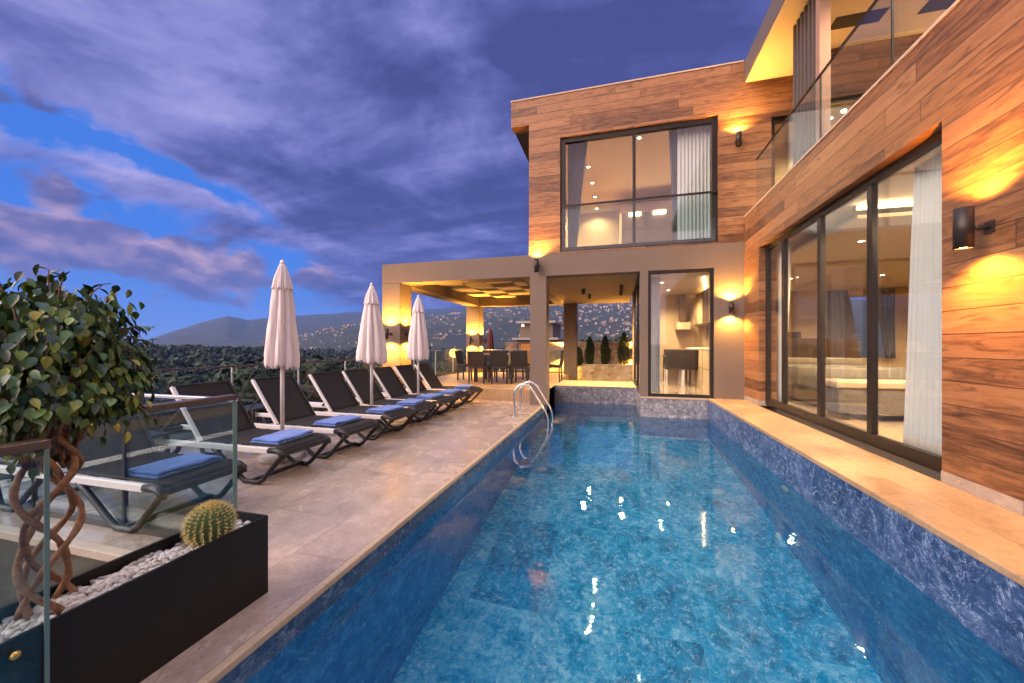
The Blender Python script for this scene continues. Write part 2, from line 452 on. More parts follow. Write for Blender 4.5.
# ------------------------------------------------------------------ villa
V = empty('villa', (2.2, 7.6, 0)); tag(V, 'two storey villa clad in wood planks with big lit windows beside the pool', 'house')
FY = 7.6
b = MB()
b.box(-1.70, 2.2, FY+.004, FY+.30, 2.62, 3.06)                  # long beam
b.box(1.713, 2.2, FY+.004, FY+.25, .245, 2.62)
b.build('ground_floor_wall', M['taupe'], V)
b = MB(); b.box(.44, .585, FY+.004, FY+.16, .245, 2.62); b.build('corner_post', M['taupe'], V)
b = MB(); b.box(-1.70, -1.36, FY, FY+.36, 0, 2.62); b.build('front_column', M['taupe'], V, bevel=.006)
b = MB(); b.box(-1.69, -1.26, 12.7, 13.05, -.02, 2.62); b.build('rear_column', M['taupe_dark'], V, bevel=.006)
b = MB(); b.box(-1.70, .44, FY+.304, 13.05, 2.622, 2.8); b.build('porch_ceiling', plain('porch_ceiling_paint', (.34,.25,.16), .85, var=.05), V)
# wood upper box
UW = (-1.08, 1.78, 3.085, 5.38)
b = MB()
b.box(-1.72, UW[0], FY, FY+.22, 3.062, 5.73).box(UW[1], 2.62, FY, FY+.22, 3.062, 5.38)
b.box(UW[0], 2.62, FY, FY+.22, 5.38, 5.73)
b.box(-2.10, 3.4, FY, FY+.22, 5.73, 6.25)
b.box(UW[0], UW[1], FY, FY+.22, 3.062, UW[2])
b.box(2.62, 3.1, FY, FY+.22, 5.2, 5.73)
b.box(-1.72, -1.5, FY+.22, 13, 3.062, 5.73)
b.box(-2.10, -1.72, FY+.22, 13, 5.79, 6.25)
b.build('upper_wood_wall', M['wood'], V)
b = MB(); b.box(-2.08, -1.722, FY+.23, 13, 5.74, 5.786); b.build('overhang_soffit', M['fascia'], V)
b = MB(); b.box(-2.11, 2.19, FY-.012, FY+.24, 6.252, 6.275); b.build('parapet_cap', M['cap'], V)
MB().box(-1.72, 2.2, FY+.3, 13, 2.82, 3.06).build('floor_slab', M['taupe_dark'], V)
MB().box(-2.0, 3.4, FY+.24, 13, 6.0, 6.22).build('roof', M['taupe_dark'], V)
# right wing walls
RX = 2.2
b = MB()
b.box(RX, RX+.25, -3.2, FY-.003, 2.78, 3.48)
b.box(RX, RX+.25, -3.2, 3.36, .33, 2.78)
b.box(RX, RX+.25, 6.89, FY-.003, .33, 2.78)
b.build('wing_wood_wall', M['wood'], V)
for (ya, yb) in ((-3.2, 3.362), (6.888, FY-.003)): MB().box(RX-.004, RX+.25, ya, yb, .25, .33).build('stone_plinth', M['riser'], V)
b = MB(); b.box(RX-.012, RX+.27, -3.2, FY-.003, 3.482, 3.505); b.build('balcony_parapet_cap', M['cap'], V)
b = MB(); b.box(RX+.25, 8.2, -3.2, FY, 2.84, 3.1); b.build('balcony_floor', M['riser'], V)
b = MB(); b.box(RX, 8.2, -1.5, FY-.003, 5.895, 6.25); b.build('balcony_roof', M['fascia'], V)
b = MB(); b.box(RX+.015, 8.2, -1.48, FY-.004, 5.87, 5.893); b.build('balcony_soffit', M['ceil'], V)
for (x, y) in ((3.02, 6.42), (4.08, 6.42), (5.2, 6.42)): MB().box(x, x+.62, y, y+.24, 5.862, 5.868).build('soffit_dark_panel', M['soffit_dark'], V)  # recesses drawn as flat dark panels, their depth and darkness put into the colour
# recessed upper wall behind the balcony
b = MB(); b.box(3.1, 8.2, 7.08, 7.30, 5.16, 5.868).box(3.1, 3.14, 7.08, 7.30, 3.1, 5.16).box(4.6, 8.2, 7.08, 7.3, 3.1, 5.16).box(3.1, 3.32, 7.30, 7.597, 3.1, 5.868)
b.build('balcony_back_wall', M['wood'], V)

def window_y(name, x0, x1, z0, z1, y, mull=(), fw=.06, dep=.07, mat_g='glass_win', label=None, bottom=None):
    """window in a plane of constant y"""
    b = MB(); bt = bottom or fw
    b.box(x0, x0+fw, y, y+dep, z0, z1).box(x1-fw, x1, y, y+dep, z0, z1)
    b.box(x0+fw, x1-fw, y, y+dep, z0, z0+bt).box(x0+fw, x1-fw, y, y+dep, z1-fw, z1)
    for (m, w) in mull: b.box(m-w/2, m+w/2, y+.006, y+dep-.006, z0+bt, z1-fw)
    f = b.build(name, M['frame'], V, bevel=.003)
    cuts = [x0+fw] + [q for (m, w) in mull for q in (m-w/2, m+w/2)] + [x1-fw]
    for i in range(0, len(cuts), 2):
        g = MB().box(cuts[i], cuts[i+1], y+dep*.5-.004, y+dep*.5+.004, z0+bt, z1-fw)
        p = g.build('pane', M[mat_g], f, off=V.location)
    return f
def window_x(name, y0, y1, z0, z1, x, mull=(), fw=.06, dep=.07, bottom=None, mat_g='glass_win'):
    b = MB(); bt = bottom or fw
    b.box(x, x+dep, y0, y0+fw, z0, z1).box(x, x+dep, y1-fw, y1, z0, z1)
    b.box(x, x+dep, y0+fw, y1-fw, z0, z0+bt).box(x, x+dep, y0+fw, y1-fw, z1-fw, z1)
    for (m, w) in mull: b.box(x+.004, x+dep-.004, m-w/2, m+w/2, z0+bt, z1-fw)
    f = b.build(name, M['frame'], V, bevel=.003)
    cuts = [y0+fw] + [q for (m, w) in mull for q in (m-w/2, m+w/2)] + [y1-fw]
    for i in range(0, len(cuts), 2):
        g = MB().box(x+dep*.5-.004, x+dep*.5+.004, cuts[i], cuts[i+1], z0+bt, z1-fw)
        g.build('pane', M[mat_g], f, off=V.location)
    return f
wf = window_y('upper_window', UW[0]+.004, UW[1]-.004, UW[2]+.004, UW[3]-.004, FY+.05, ((.335, .06),), .09, .09)
b = MB()
b.box(UW[0]+.03, UW[1]-.03, FY+.012, FY+.022, UW[2]+.02, 3.98)
g = b.build('window_guard', M['glass_green'], V)
MB().box(UW[0]+.006, UW[1]-.006, FY+.004, FY+.03, 3.98, 4.015).build('guard_rail', M['frame'], g, off=V.location)
window_y('kitchen_window', .585, 1.711, .247, 2.618, FY+.03, (), .055, .08)
window_x('kitchen_side_window', FY+.165, 10.6, .25, 2.62, .455, ((9.1, .07),), .06, .06)
window_x('sliding_window', 3.363, 6.887, .27, 2.778, RX+.09, ((4.33, .075), (5.25, .08), (6.25, .085)), .07, .06, bottom=.11)
window_y('balcony_window', 3.142, 4.598, 3.1, 5.158, 7.16, ((3.85, .07),), .07, .07)
window_y('balcony_door', 2.622, 3.098, 3.1, 5.198, FY+.06, (), .07, .07)
# slat screen on the balcony
b = MB()
for k in range(6): b.box(2.5, 2.62, 5.86+.11*k, 5.905+.11*k, 3.5, 5.868)
sc = b.build('slat_screen', M['fascia'], V)
b = MB(); b.box(2.5, 2.62, 5.70, 5.80, 3.5, 5.868); b.build('screen_post', plain('pink_brown_post', (.36,.22,.17), .6), V)
# balcony glass rail
joints = [7.3, 5.21, 4.02, 2.8, 1.5, .1, -1.3]
gr = None
for i in range(len(joints)-1):
    o = MB().box(RX+.09, RX+.102, joints[i+1]+.008, joints[i]-.008, 3.507, 4.35).build('balcony_glass', M['glass'], V)
MB().box(RX+.082, RX+.11, -1.3, 7.3, 4.351, 4.362).build('balcony_handrail', M['frame'], V)
for j in joints[1:-1]: MB().box(RX+.088, RX+.104, j-.006, j+.006, 3.51, 4.35).build('glass_joint', M['frame'], V)

# interiors
b = MB()
b.box(.5, 5.25, 11.6, 11.75, .25, 2.7).box(6.5, 8.2, 11.6, 11.75, .25, 2.7).box(5.25, 6.5, 11.6, 11.75, .25, .9).box(5.25, 6.5, 11.6, 11.75, 2.45, 2.7)
b.box(8.2, 8.35, 2.05, 11.75, .25, 2.7).box(2.46, 8.2, 2.05, 2.2, .25, 2.7)
b.box(.46, .5, 10.62, 11.75, .25, 2.7)
b.build('living_room_wall', M['beige'], V)
b = MB(); b.box(.52, 8.2, 7.91, 11.6, 2.64, 2.7).box(2.46, 8.2, 2.2, 7.91, 2.76, 2.82)
b.build('living_room_ceiling', M['ceil'], V)
b = MB(); b.box(2.56, 8.1, 5.05, 5.11, 2.70, 2.757).box(2.9, 8.1, 7.55, 7.61, 2.70, 2.757).box(2.6, 8.1, 5.11, 7.55, 2.62, 2.66)
b.build('ceiling_drop_panel', M['ceil'], V)
b = MB(); b.box(2.56, 8.1, 5.02, 5.045, 2.70, 2.735)
b.build('cove_strip', M['strip'], V)
b = MB(); b.bar((1.75, 8.6, 2.62), (2.35, 11.3, 2.62), .03, .02); b.build('kitchen_light_strip', M['strip'], V)
# upper room
b = MB()
b.box(-1.5, -1.46, FY+.23, 13, 3.07, 5.62).box(-1.46, 2.6, 12.9, 13, 3.07, 5.62).box(2.6, 2.64, FY+.23, 13, 3.07, 5.62)
b.build('upper_room_wall', M['beige'], V)
b = MB(); b.box(-1.46, 2.6, FY+.23, 12.9, 5.62, 5.7); b.build('upper_room_ceiling', M['ceil'], V)
b = MB(); b.box(-1.46, 2.6, FY+.23, 12.9, 3.062, 3.075); b.build('upper_room_floor', M['floor_in'], V)
b = MB(); b.box(3.34, 6.5, 9.5, 9.6, 3.1, 5.6).box(6.5, 6.6, 7.31, 9.6, 3.1, 5.6).box(2.66, 3.32, 9.5, 9.6, 3.1, 5.6); b.build('bedroom_wall', M['beige'], V)
b = MB(); b.box(2.66, 6.5, 7.83, 9.5, 5.6, 5.7); b.build('bedroom_ceiling', M['ceil'], V)

# lights inside
def point(name, loc, watts, col=(1,.68,.36), r=.05, parent=None):
    l = bpy.data.lights.new(name, 'POINT'); l.energy = watts; l.color = col; l.shadow_soft_size = r
    o = bpy.data.objects.new(name, l); COL.objects.link(o)
    if parent is not None:
        o.parent = parent; o.location = Vector(loc) - parent.location
    else: o.location = loc
    return o
def spot(name, loc, watts, rot, col=(1,.54,.11), angle=110, blend=.6, r=.02, parent=None):
    l = bpy.data.lights.new(name, 'SPOT'); l.energy = watts; l.color = col; l.shadow_soft_size = r
    l.spot_size = R(angle); l.spot_blend = blend
    o = bpy.data.objects.new(name, l); COL.objects.link(o); o.rotation_euler = rot
    if parent is not None: o.parent = parent
    o.location = loc
    return o
dl = empty('downlight', (0,0,0)); tag(dl, 'small round ceiling downlight glowing in a villa room', 'ceiling light', 'downlights in the villa ceilings')
MB().lathe([(.05,0),(.05,-.008),(.036,-.008),(.036,0)], 16, caps=False).build('trim', M['white'], dl)
MB().lathe([(.036,-.003),(.001,-.003)], 16).build('lens', M['downface'], dl)
spot('bulb', (0,0,-.03), 105, (0,0,0), (1,.70,.38), 150, .7, .03, dl)
spots = [(.48,8.49,5.62),(-.66,9.54,5.62),(-.62,10.5,5.62),(-.6,11.5,5.62),(-.6,12.5,5.62),(1.9,10.3,5.62),(2.85,4.6,2.76),  # last one on this line is added to brighten the sheer curtain
         (1.0,9.2,2.64),(1.3,10.5,2.64),(3.6,9.4,2.64),(5.2,9.4,2.64),(6.8,9.4,2.64),(3.0,3.6,2.76),(3.2,6.2,2.62),(4.4,3.9,2.76),(4.8,6.2,2.62),(6.4,6.2,2.62),(6.2,3.9,2.76),
         (4.0,8.7,5.6),(4.9,8.7,5.6),(3.4,5.2,5.87),(5.2,5.0,5.87),(3.6,2.5,5.87)]
lab = ['ceiling downlight just right of the middle mullion in the upper window'] + ['%s ceiling downlight in the row at the left of the upper room' % q for q in ('first', 'second', 'third', 'last')]
for i, p in reversed(list(enumerate(spots))):
    o = dl if i == 0 else copy_tree(dl)
    o.location = p
    if i < 6:
        for l_ in kids(o):
            if l_.type == 'LIGHT': l_.data = l_.data.copy(); l_.data.energy = (40, 110, 110, 95, 35, 45)[i]
    if i < len(lab): o['label'] = lab[i]
    else: o['label'] = 'small round ceiling downlight, some added for light, glowing inside the ground floor or balcony'

# ------------------------------------------------------------------ sconces
def sconce_proto(name, up, down, L, r=.045, w_up=62, w_dn=44, gap=.06, col=(1,.48,.08)):
    o = empty(name, (0,0,0))
    y = -(gap + r)
    b = MB(); b.lathe([(r*.86,-L/2+.004),(r,-L/2),(r,L/2),(r*.86,L/2),(r*.86,L/2-.02),(r*.2,L/2-.021)], 24, (0,y,0), caps=False)
    b.lathe([(r*.86,-L/2+.004),(r*.86,-L/2+.02),(r*.2,-L/2+.021)], 24, (0,y,0), caps=False)
    b.build('body', M['sconce'], o)
    b = MB(); b.tube([(0,y+r*.9,0),(0,-.012,0)], .016, 10).lathe([(.032,-.001),(.032,.001)], 18, (0,-.006,0))
    b.box(-.03,.03,-.012,0,-.035,.035)
    b.build('bracket', M['sconce'], o)
    if up: MB().lathe([(r*.84,L/2-.012),(.001,L/2-.012)], 20, (0,y,0), caps=False).build('lens', M['lampface'], o)
    if down: MB().lathe([(.001,-L/2+.012),(r*.84,-L/2+.012)], 20, (0,y,0), caps=False).build('lens', M['lampface'], o)
    if up: spot('bulb', (0,y,L/2+.005), w_up, (PI,0,0), parent=o, angle=140, col=col)
    if down: spot('bulb', (0,y,-L/2-.005), w_dn, (0,0,0), parent=o, angle=140, col=col)
    return o
s1 = sconce_proto('wall_lamp', True, True, .24)
def put_sconce(proto, loc, rz, label, first=False, scale=1):
    o = proto if first else copy_tree(proto)
    o.location = loc; o.rotation_euler = (0,0,rz); o.scale = (scale,)*3
    tag(o, label, 'wall lamp', 'up and down wall lamps'); return o
s5 = sconce_proto('wall_lamp', True, True, .25, w_up=50, w_dn=38, gap=.085, col=(1,.42,.05))
put_sconce(s5, (RX, 3.0, 1.925), -PI/2, 'dark cylinder wall lamp on the wood wall right of the sliding window', True)
put_sconce(s1, (1.97, FY, 1.88), 0, 'dark cylinder wall lamp on the taupe wall right of the kitchen window', True, .85)
s4 = sconce_proto('wall_lamp', True, True, .24, w_up=115, w_dn=90, gap=.12, col=(1,.47,.06))
put_sconce(s4, (-4.93, FY, 1.47), 0, 'wall lamp on the pool side face of the front pergola pillar', True)
put_sconce(s4, (-4.70, FY+.24, 1.47), PI/2, 'wall lamp on the inner side face of the front pergola pillar')
put_sconce(s4, (-4.99, 12.80, 1.40), 0, 'wall lamp on the front face of the rear pergola pillar')
put_sconce(s4, (-4.72, 13.02, 1.40), PI/2, 'wall lamp on the inner side of the rear pergola pillar')
s3 = sconce_proto('wall_lamp', True, True, .2, w_up=120, w_dn=120, gap=.22)
s2 = sconce_proto('wall_lamp', True, False, .24, w_up=52, col=(1,.50,.09))
put_sconce(s2, (2.08, FY, 4.84), 0, 'wall lamp throwing light up the wood wall right of the upper window', True)
put_sconce(s2, (-1.54, FY, 2.82), 0, 'wall lamp throwing light up at the top of the front column', scale=1.1)
put_sconce(s3, (-1.86, 13.9, .95), 0, 'wall lamp on the stone garden wall behind the rear column', True)
put_sconce(s3, (.55, 13.9, .95), 0, 'wall lamp on the stone garden wall right of the cypresses')

soffit_fill = sconce_proto('wall_lamp', True, False, .24, w_up=20, gap=.12, col=(1,.52,.13))  # unseen uplights added to brighten the balcony soffit
put_sconce(soffit_fill, (4.75, 7.08, 4.5), 0, 'added unseen uplight brightening the balcony soffit', True)
put_sconce(soffit_fill, (6.2, 7.08, 4.5), 0, 'second added unseen uplight for the balcony soffit')
# ------------------------------------------------------------------ pergola
P = empty('pergola', (-5.16, FY, 0)); tag(P, 'taupe pergola with checkered ceiling panels over the dining terrace', 'pergola')
b = MB(); b.box(-5.16, -4.70, FY, FY+.5, 0, 2.62); b.build('pillar', M['taupe'], P, bevel=.006)
b = MB(); b.box(-5.22, -4.72, 12.80, 13.25, .25, 2.62); b.build('pillar', M['taupe'], P, bevel=.006)
b = MB()
b.box(-5.16, -1.702, FY+.002, FY+.42, 2.622, 3.06)
b.box(-5.16, -4.72, FY+.42, 12.80, 2.622, 3.06)
b.box(-5.16, -1.702, 12.80, 13.23, 2.622, 3.06)
b.box(-1.98, -1.702, FY+.42, 12.80, 2.622, 3.06)
b.build('beam', M['taupe'], P)
b = MB(); b.box(-4.72, -1.98, FY+.42, 12.80, 2.936, 3.05); b.build('ceiling_board', M['soffit_dark'], P)
b = MB()
nx, ny = 4, 8
dx = 2.74/nx; dy = 4.78/ny
for i in range(nx):
    for j in range(ny):
        if (i+j) % 2: continue
        x = -4.72+dx*i; y = FY+.42+dy*j
        if True: b.box(x+.004, x+dx-.004, y+.004, y+dy-.004, 2.89, 2.935)
b.build('ceiling_panel', M['ceil'], P)
# ceiling spots
b0 = empty('ceiling_spot', (0,0,0)); tag(b0, 'small black cylinder spot under the porch ceiling', 'ceiling light', 'black spots under the porch ceiling')
MB().lathe([(.045,0),(.045,-.13),(.036,-.13),(.034,-.11)], 18, caps=False).build('body', M['sconce'], b0)
MB().lathe([(.034,-.112),(.001,-.112)], 18, caps=False).build('lens', M['downface'], b0)
spot('bulb', (0,0,-.14), 120, (0,0,0), (1,.66,.3), 150, .8, .04, b0)
for i, (x, y, lb) in enumerate(((-.78,9.6,'left pair, nearer one'),(-.70,10.6,'left pair, farther one'),(.12,9.2,'right pair, nearer one'),(.12,10.1,'right pair, farther one'))):
    o = b0 if i == 0 else copy_tree(b0)
    o.location = (x, y, 2.622); o['label'] = 'black cylinder spot under the porch ceiling, ' + lb

# ------------------------------------------------------------------ furniture of the rooms
def curtain(name, x0, x1, y, z0, z1, m, label, waves=9, amp=.03, axis='x', pinch=None):
    b = MB(); b.smooth = True
    n = waves*8; rows = 14; v = []; f = []
    for j in range(rows+1):
        tz = j/rows
        for i in range(n+1):
            u = i/n
            xa, xb = x0, x1
            if pinch is not None:
                k = (1-tz)**.8
                xa = x0 + (pinch[0]-x0)*k; xb = x1 + (pinch[1]-x1)*k
            q = xa + (xb-xa)*u; a = y + amp*(math.sin(2*PI*waves*u + .5*math.sin(3*tz) + 1.3*mnoise.noise(Vector((u*3, tz*.8, x0)))) * (.7+.5*mnoise.noise(Vector((u*4, tz*1.5, x0*3+y)))))
            z = z0 + (z1-z0)*tz
            v.append((q, a, z) if axis == 'x' else (a, q, z))
    for j in range(rows):
        for i in range(n):
            a = j*(n+1)+i; f.append((a, a+1, a+n+2, a+n+1))
    b.add(v, f)
    o = b.build(name, m, None, off=((x0+x1)/2, y, z0) if axis == 'x' else (y, (x0+x1)/2, z0), solid=.004)
    tag(o, label, 'curtain'); return o
curtain('curtain', -.97, -.52, FY+.36, 3.08, 5.6, M['curt_grey'], 'grey curtain drawn aside at the left of the upper window', 7, .035, pinch=(-.97, -.80))
curtain('curtain', .98, 1.16, FY+.36, 3.08, 5.6, M['curt_grey'], 'narrow dark grey curtain beside the white sheer in the upper window', 4, .03, pinch=(1.08, 1.18))
curtain('curtain', 1.14, 1.72, FY+.30, 3.08, 5.6, M['curt_white'], 'white sheer curtain at the right of the upper window', 9, .03)
curtain('curtain', .66, .86, FY+.6, .26, 2.6, M['curt_white'], 'pale sheer curtain at the left of the kitchen window', 5, .03)
curtain('curtain', .95, 1.12, 10.9, .26, 2.4, M['curt_grey'], 'dark grey curtain deep inside the kitchen', 4, .03)
curtain('curtain', 3.72, 4.06, RX+.30, .28, 2.74, M['curt_white'], 'white sheer curtain at the near end of the sliding window', 8, .03, axis='y', pinch=(3.72, 4.22))
curtain('curtain', 6.55, 7.3, RX+.30, .28, 2.74, M['curt_white'], 'beige lit curtain at the far end of the sliding window', 8, .04, axis='y', pinch=(6.75, 7.3))
curtain('curtain', 5.2, 5.62, 11.45, .9, 2.6, M['curt_grey'], 'dark curtain left of the small window in the back wall', 4, .03, pinch=(5.2,5.9))
curtain('curtain', 6.1, 6.6, 11.45, .9, 2.6, M['curt_grey'], 'dark curtain right of the small window in the back wall', 4, .03, pinch=(6.4,6.6))

# wardrobe in the upper room
W = empty('wardrobe', (.1, 11.2, 3.075)); tag(W, 'brown wardrobe wall with dark lit niches at the back of the upper room', 'wardrobe')
MB().box(.1, 2.58, 11.2, 12.6, 4.95, 5.25).build('top_panel', plain('terracotta_wood', (.26,.12,.065), .5), W)
MB().box(.1, .16, 11.2, 12.6, 3.08, 4.95).build('side_panel', M['cabinet'], W)
MB().box(.16, 2.58, 11.24, 12.6, 3.08, 4.95).build('back_panel', M['darkwood'], W)
b = MB()
for x in (.78, 1.5, 2.2): b.box(x, x+.025, 11.21, 11.239, 3.08, 4.95)
b.build('divider', M['darkwood'], W)
b = MB()
for x in (.35, 1.0, 1.75): b.box(x, x+.32, 11.17, 11.235, 4.86, 4.945)
b.build('niche_light', M['strip'], W)
b = MB()
for z in (3.7, 4.1, 4.5): b.box(.17, 2.57, 11.22, 11.238, z, z+.02)
b.build('shelf', M['darkwood'], W)

def chair_proto(name, fab, leg, seat_h=.45, back_h=.82, w=.44, d=.44):
    o = empty(name, (0,0,0))
    MB().box(-w/2, w/2, -d/2, d/2, seat_h-.07, seat_h).build('seat', fab, o, bevel=.012)
    b = MB()
    v = [(-w/2,-d/2-.02,seat_h),(w/2,-d/2-.02,seat_h),(w/2,-d/2+.03,seat_h),(-w/2,-d/2+.03,seat_h),
         (-w/2,-d/2-.08,back_h),(w/2,-d/2-.08,back_h),(w/2,-d/2-.045,back_h),(-w/2,-d/2-.045,back_h)]
    b.add(v, [(0,3,2,1),(4,5,6,7),(0,1,5,4),(1,2,6,5),(2,3,7,6),(3,0,4,7)])
    b.build('backrest', fab, o, bevel=.012)
    for sx in (-1, 1):
        for sy in (-1, 1):
            MB().bar((sx*(w/2-.025), sy*(d/2-.025), seat_h-.07), (sx*(w/2-.02), sy*(d/2-.015), 0), .035, .035).build('leg', leg, o)
    return o
dc = chair_proto('dining_chair', M['rattan'], M['dark_leg'])
DX = [(-3.40, 9.22, 0, 'leftmost dark rattan chair on the pool side of the dining table'),
      (-2.83, 9.34, 0, 'middle dark rattan chair on the pool side of the dining table'),
      (-2.33, 9.42, 0, 'dark rattan chair next to the column on the pool side of the dining table'),
      (-3.30, 10.62, PI, 'leftmost dark rattan chair on the far side of the dining table'),
      (-2.75, 10.70, PI, 'middle dark rattan chair on the far side of the dining table'),
      (-2.20, 10.75, PI, 'dark rattan chair at the right of the far side of the dining table'),
      (-4.02, 9.95, -PI/2, 'dark rattan chair at the left head of the dining table'),
      (-1.62, 10.05, PI/2, 'dark rattan chair at the right head of the dining table, past the column')]
for i, (x, y, rz, lb) in enumerate(DX):
    o = dc if i == 0 else copy_tree(dc)
    o.location = (x, y, .25); o.rotation_euler = (0,0,rz); tag(o, lb, 'chair', 'dark chairs round the dining table')
T = empty('dining_table', (-2.8, 9.98, .25)); tag(T, 'long brown dining table under the pergola ringed by dark chairs', 'table')
MB().box(-3.72, -1.9, 9.5, 10.46, .955, .995).build('tabletop', M['tabletop'], T, bevel=.006)
for x in (-3.62, -2.0):
    for y in (9.58, 10.38): MB().box(x-.035, x+.035, y-.035, y+.035, .25, .955).build('leg', M['dark_leg'], T)
# kitchen
kt = empty('kitchen_table', (1.35, 9.9, .25)); tag(kt, 'dark round edged table seen through the kitchen window', 'table')
MB().box(1.18, 1.80, 10.15, 10.8, .92, .96).build('tabletop', M['darkwood'], kt, bevel=.01)
for x in (1.22, 1.76):
    for y in (10.2, 10.75): MB().bar((x, y, .92), (x, y, .25), .04, .04).build('leg', M['dark_leg'], kt)
kc = chair_proto('kitchen_chair', M['rattan'], M['white'], .46, .86, .42, .42)
for i, (x, y, rz, lb) in enumerate(((1.36,9.95,0,'dark backed chair nearest the glass in the kitchen'),(1.70,9.98,0,'dark chair beside the beige kitchen counter'),(1.5,11.1,PI,'dark chair behind the kitchen table'))):
    o = kc if i == 0 else copy_tree(kc)
    o.location = (x, y, .25); o.rotation_euler = (0,0,rz); tag(o, lb, 'chair', 'chairs at the kitchen table')
K = empty('kitchen_counter', (1.9, 9.4, .25)); tag(K, 'beige kitchen counter with drawers right of the kitchen table', 'counter')
MB().box(1.86, 2.4, 8.6, 11.4, .25, 1.12).build('base_cabinet', M['cabinet'], K, bevel=.004)
MB().box(1.84, 2.42, 8.58, 11.42, 1.122, 1.16).build('worktop', M['white'], K, bevel=.004)
b = MB()
for y in (9.3, 10.0, 10.7): b.box(1.853, 1.862, y-.004, y+.004, .27, 1.1)
b.box(1.853, 1.862, 8.62, 11.38, .70, .712); b.build('drawer_gap', M['darkwood'], K)
KW = empty('wall_cabinet', (2.1, 10.2, 1.7)); tag(KW, 'tall beige wall cabinets with brown doors above the kitchen counter', 'cabinet')
MB().box(2.05, 2.4, 8.9, 11.4, 1.75, 2.55).build('carcass', M['cabinet'], KW, bevel=.004)
for y in (8.92, 9.55, 10.18, 10.8): MB().box(2.03, 2.049, y, y+.58, 1.77, 2.53).build('door', M['darkwood'] if y in (9.55,) else M['cabinet'], KW)
HD = empty('cooker_hood', (1.75, 11.3, 1.9)); tag(HD, 'boxy cooker hood on the back wall of the kitchen', 'hood')
MB().box(1.6, 1.95, 11.2, 11.59, 1.65, 1.85).build('hood_box', M['cabinet'], HD, bevel=.004)
MB().box(1.7, 1.85, 11.35, 11.59, 1.85, 2.63).build('duct', M['darkwood'], HD)
# living room
B = empty('bed', (4.2, 7.4, .25)); tag(B, 'wide bed with a grey spread seen through the sliding window', 'bed')
MB().box(2.95, 4.3, 6.6, 8.6, .3, .55).build('bed_base', M['darkwood'], B, bevel=.01)
MB().box(2.97, 4.28, 6.62, 8.58, .55, .84).build('mattress', M['bedwhite'], B, bevel=.06)
b = MB(); b.smooth = True
n = 26; v = []; f = []
for j in range(n+1):
    for i in range(n+1):
        u, w = i/n, j/n
        x = 2.91 + 1.43*u; y = 6.56 + 1.5*w
        e = min(u, 1-u, w*1.2)
        z = .86 + .02*mnoise.noise(Vector((x*4, y*4, 0))) - (.33*(1-min(1, e/.05))**1.5 if e < .05 else 0)
        v.append((x, y, z))
for j in range(n):
    for i in range(n):
        a = j*(n+1)+i; f.append((a, a+1, a+n+2, a+n+1))
b.add(v, f); b.build('bedspread', M['bedgrey'], B, solid=.012)
for x in (3.0, 3.65): MB().box(x, x+.58, 8.1, 8.5, .845, .98).build('pillow', M['bedwhite'], B, bevel=.05)
MB().box(2.85, 4.4, 8.62, 8.72, .25, 1.35).build('headboard', M['darkwood'], B, bevel=.01)
BN = empty('bench', (3.4, 5.9, .25)); tag(BN, 'long grey upholstered bench with beige top at the foot of the bed', 'bench')
MB().box(2.75, 4.1, 5.8, 6.25, .34, .66).build('bench_base', M['bedgrey'], BN, bevel=.015)
MB().box(2.72, 4.13, 5.77, 6.28, .662, .75).build('cushion', M['cabinet'], BN, bevel=.02)
for x in (2.85, 4.0): MB().box(x-.04, x+.04, 5.85, 6.2, .25, .34).build('leg', M['dark_leg'], BN)
TL = empty('floor_lamp', (4.65, 7.5, .25)); tag(TL, 'trio of tall black pole lamps standing right of the bed', 'floor lamp')
for k in range(3): MB().lathe([(.025,0),(.025,1.92)], 12, (4.52+.13*k, 7.5, .25)).build('pole', M['frame'], TL)
MB().box(4.42, 4.9, 7.4, 7.6, .25, .27).build('base', M['frame'], TL)
TV = empty('television', (2.75, 9.2, 1.0)); tag(TV, 'dark flat television on a low beige cabinet past the sliding window', 'television')
MB().box(2.85, 3.75, 9.3, 9.34, .95, 1.5).build('screen', plain('dark_screen', (.02,.016,.014), .15), TV, bevel=.005)
MB().box(3.25, 3.35, 9.28, 9.36, .82, .95).build('stand', M['frame'], TV)
MB().box(2.8, 3.9, 9.15, 9.6, .25, .82).build('low_cabinet', M['cabinet'], TV, bevel=.006)

# ------------------------------------------------------------------ planter, tree, cactus, pebbles
PX0, PX1, PY0, PY1, PZ = -1.872, -1.637, -.6, 1.474, .375
pl = empty('planter', ((PX0+PX1)/2, 1.0, 0)); tag(pl, 'long matt black planter box filled with pale pebbles at the pool edge', 'planter')
b = MB(); w = .012
b.box(PX1-w, PX1, PY0, PY1, 0, PZ).box(PX0, PX0+w, PY0, PY1, 0, PZ).box(PX0+w, PX1-w, PY1-w, PY1, 0, PZ).box(PX0+w, PX1-w, PY0, PY0+w, 0, PZ)
b.build('box', M['planter'], pl)
MB().box(PX0+w+.001, PX1-w-.001, PY0+w+.001, PY1-w-.001, .01, .315).build('soil', M['grass'], pl)
m, t = mat('pebble'); g = t.node('ShaderNodeNewGeometry')
c = t.ramp(g.outputs['Random Per Island'], [(0,(.44,.38,.35)),(.35,(.62,.57,.54)),(.7,(.74,.70,.67)),(1,(.55,.46,.41))])
c = t.mix(t.math('MULTIPLY', t.noise(objco(t), 160, 4), .5), c, (.40,.33,.31)); pbr(t, Base_Color=c, Roughness=.6); M['pebble'] = m
bm = bmesh.new(); bmesh.ops.create_icosphere(bm, subdivisions=2, radius=1)
ico_v = [v.co.copy() for v in bm.verts]; ico_f = [[v.index for v in f.verts] for f in bm.faces]; bm.free()
b = MB(); b.smooth = True
r2 = random.Random(3)
yy = .25
cnt = 0
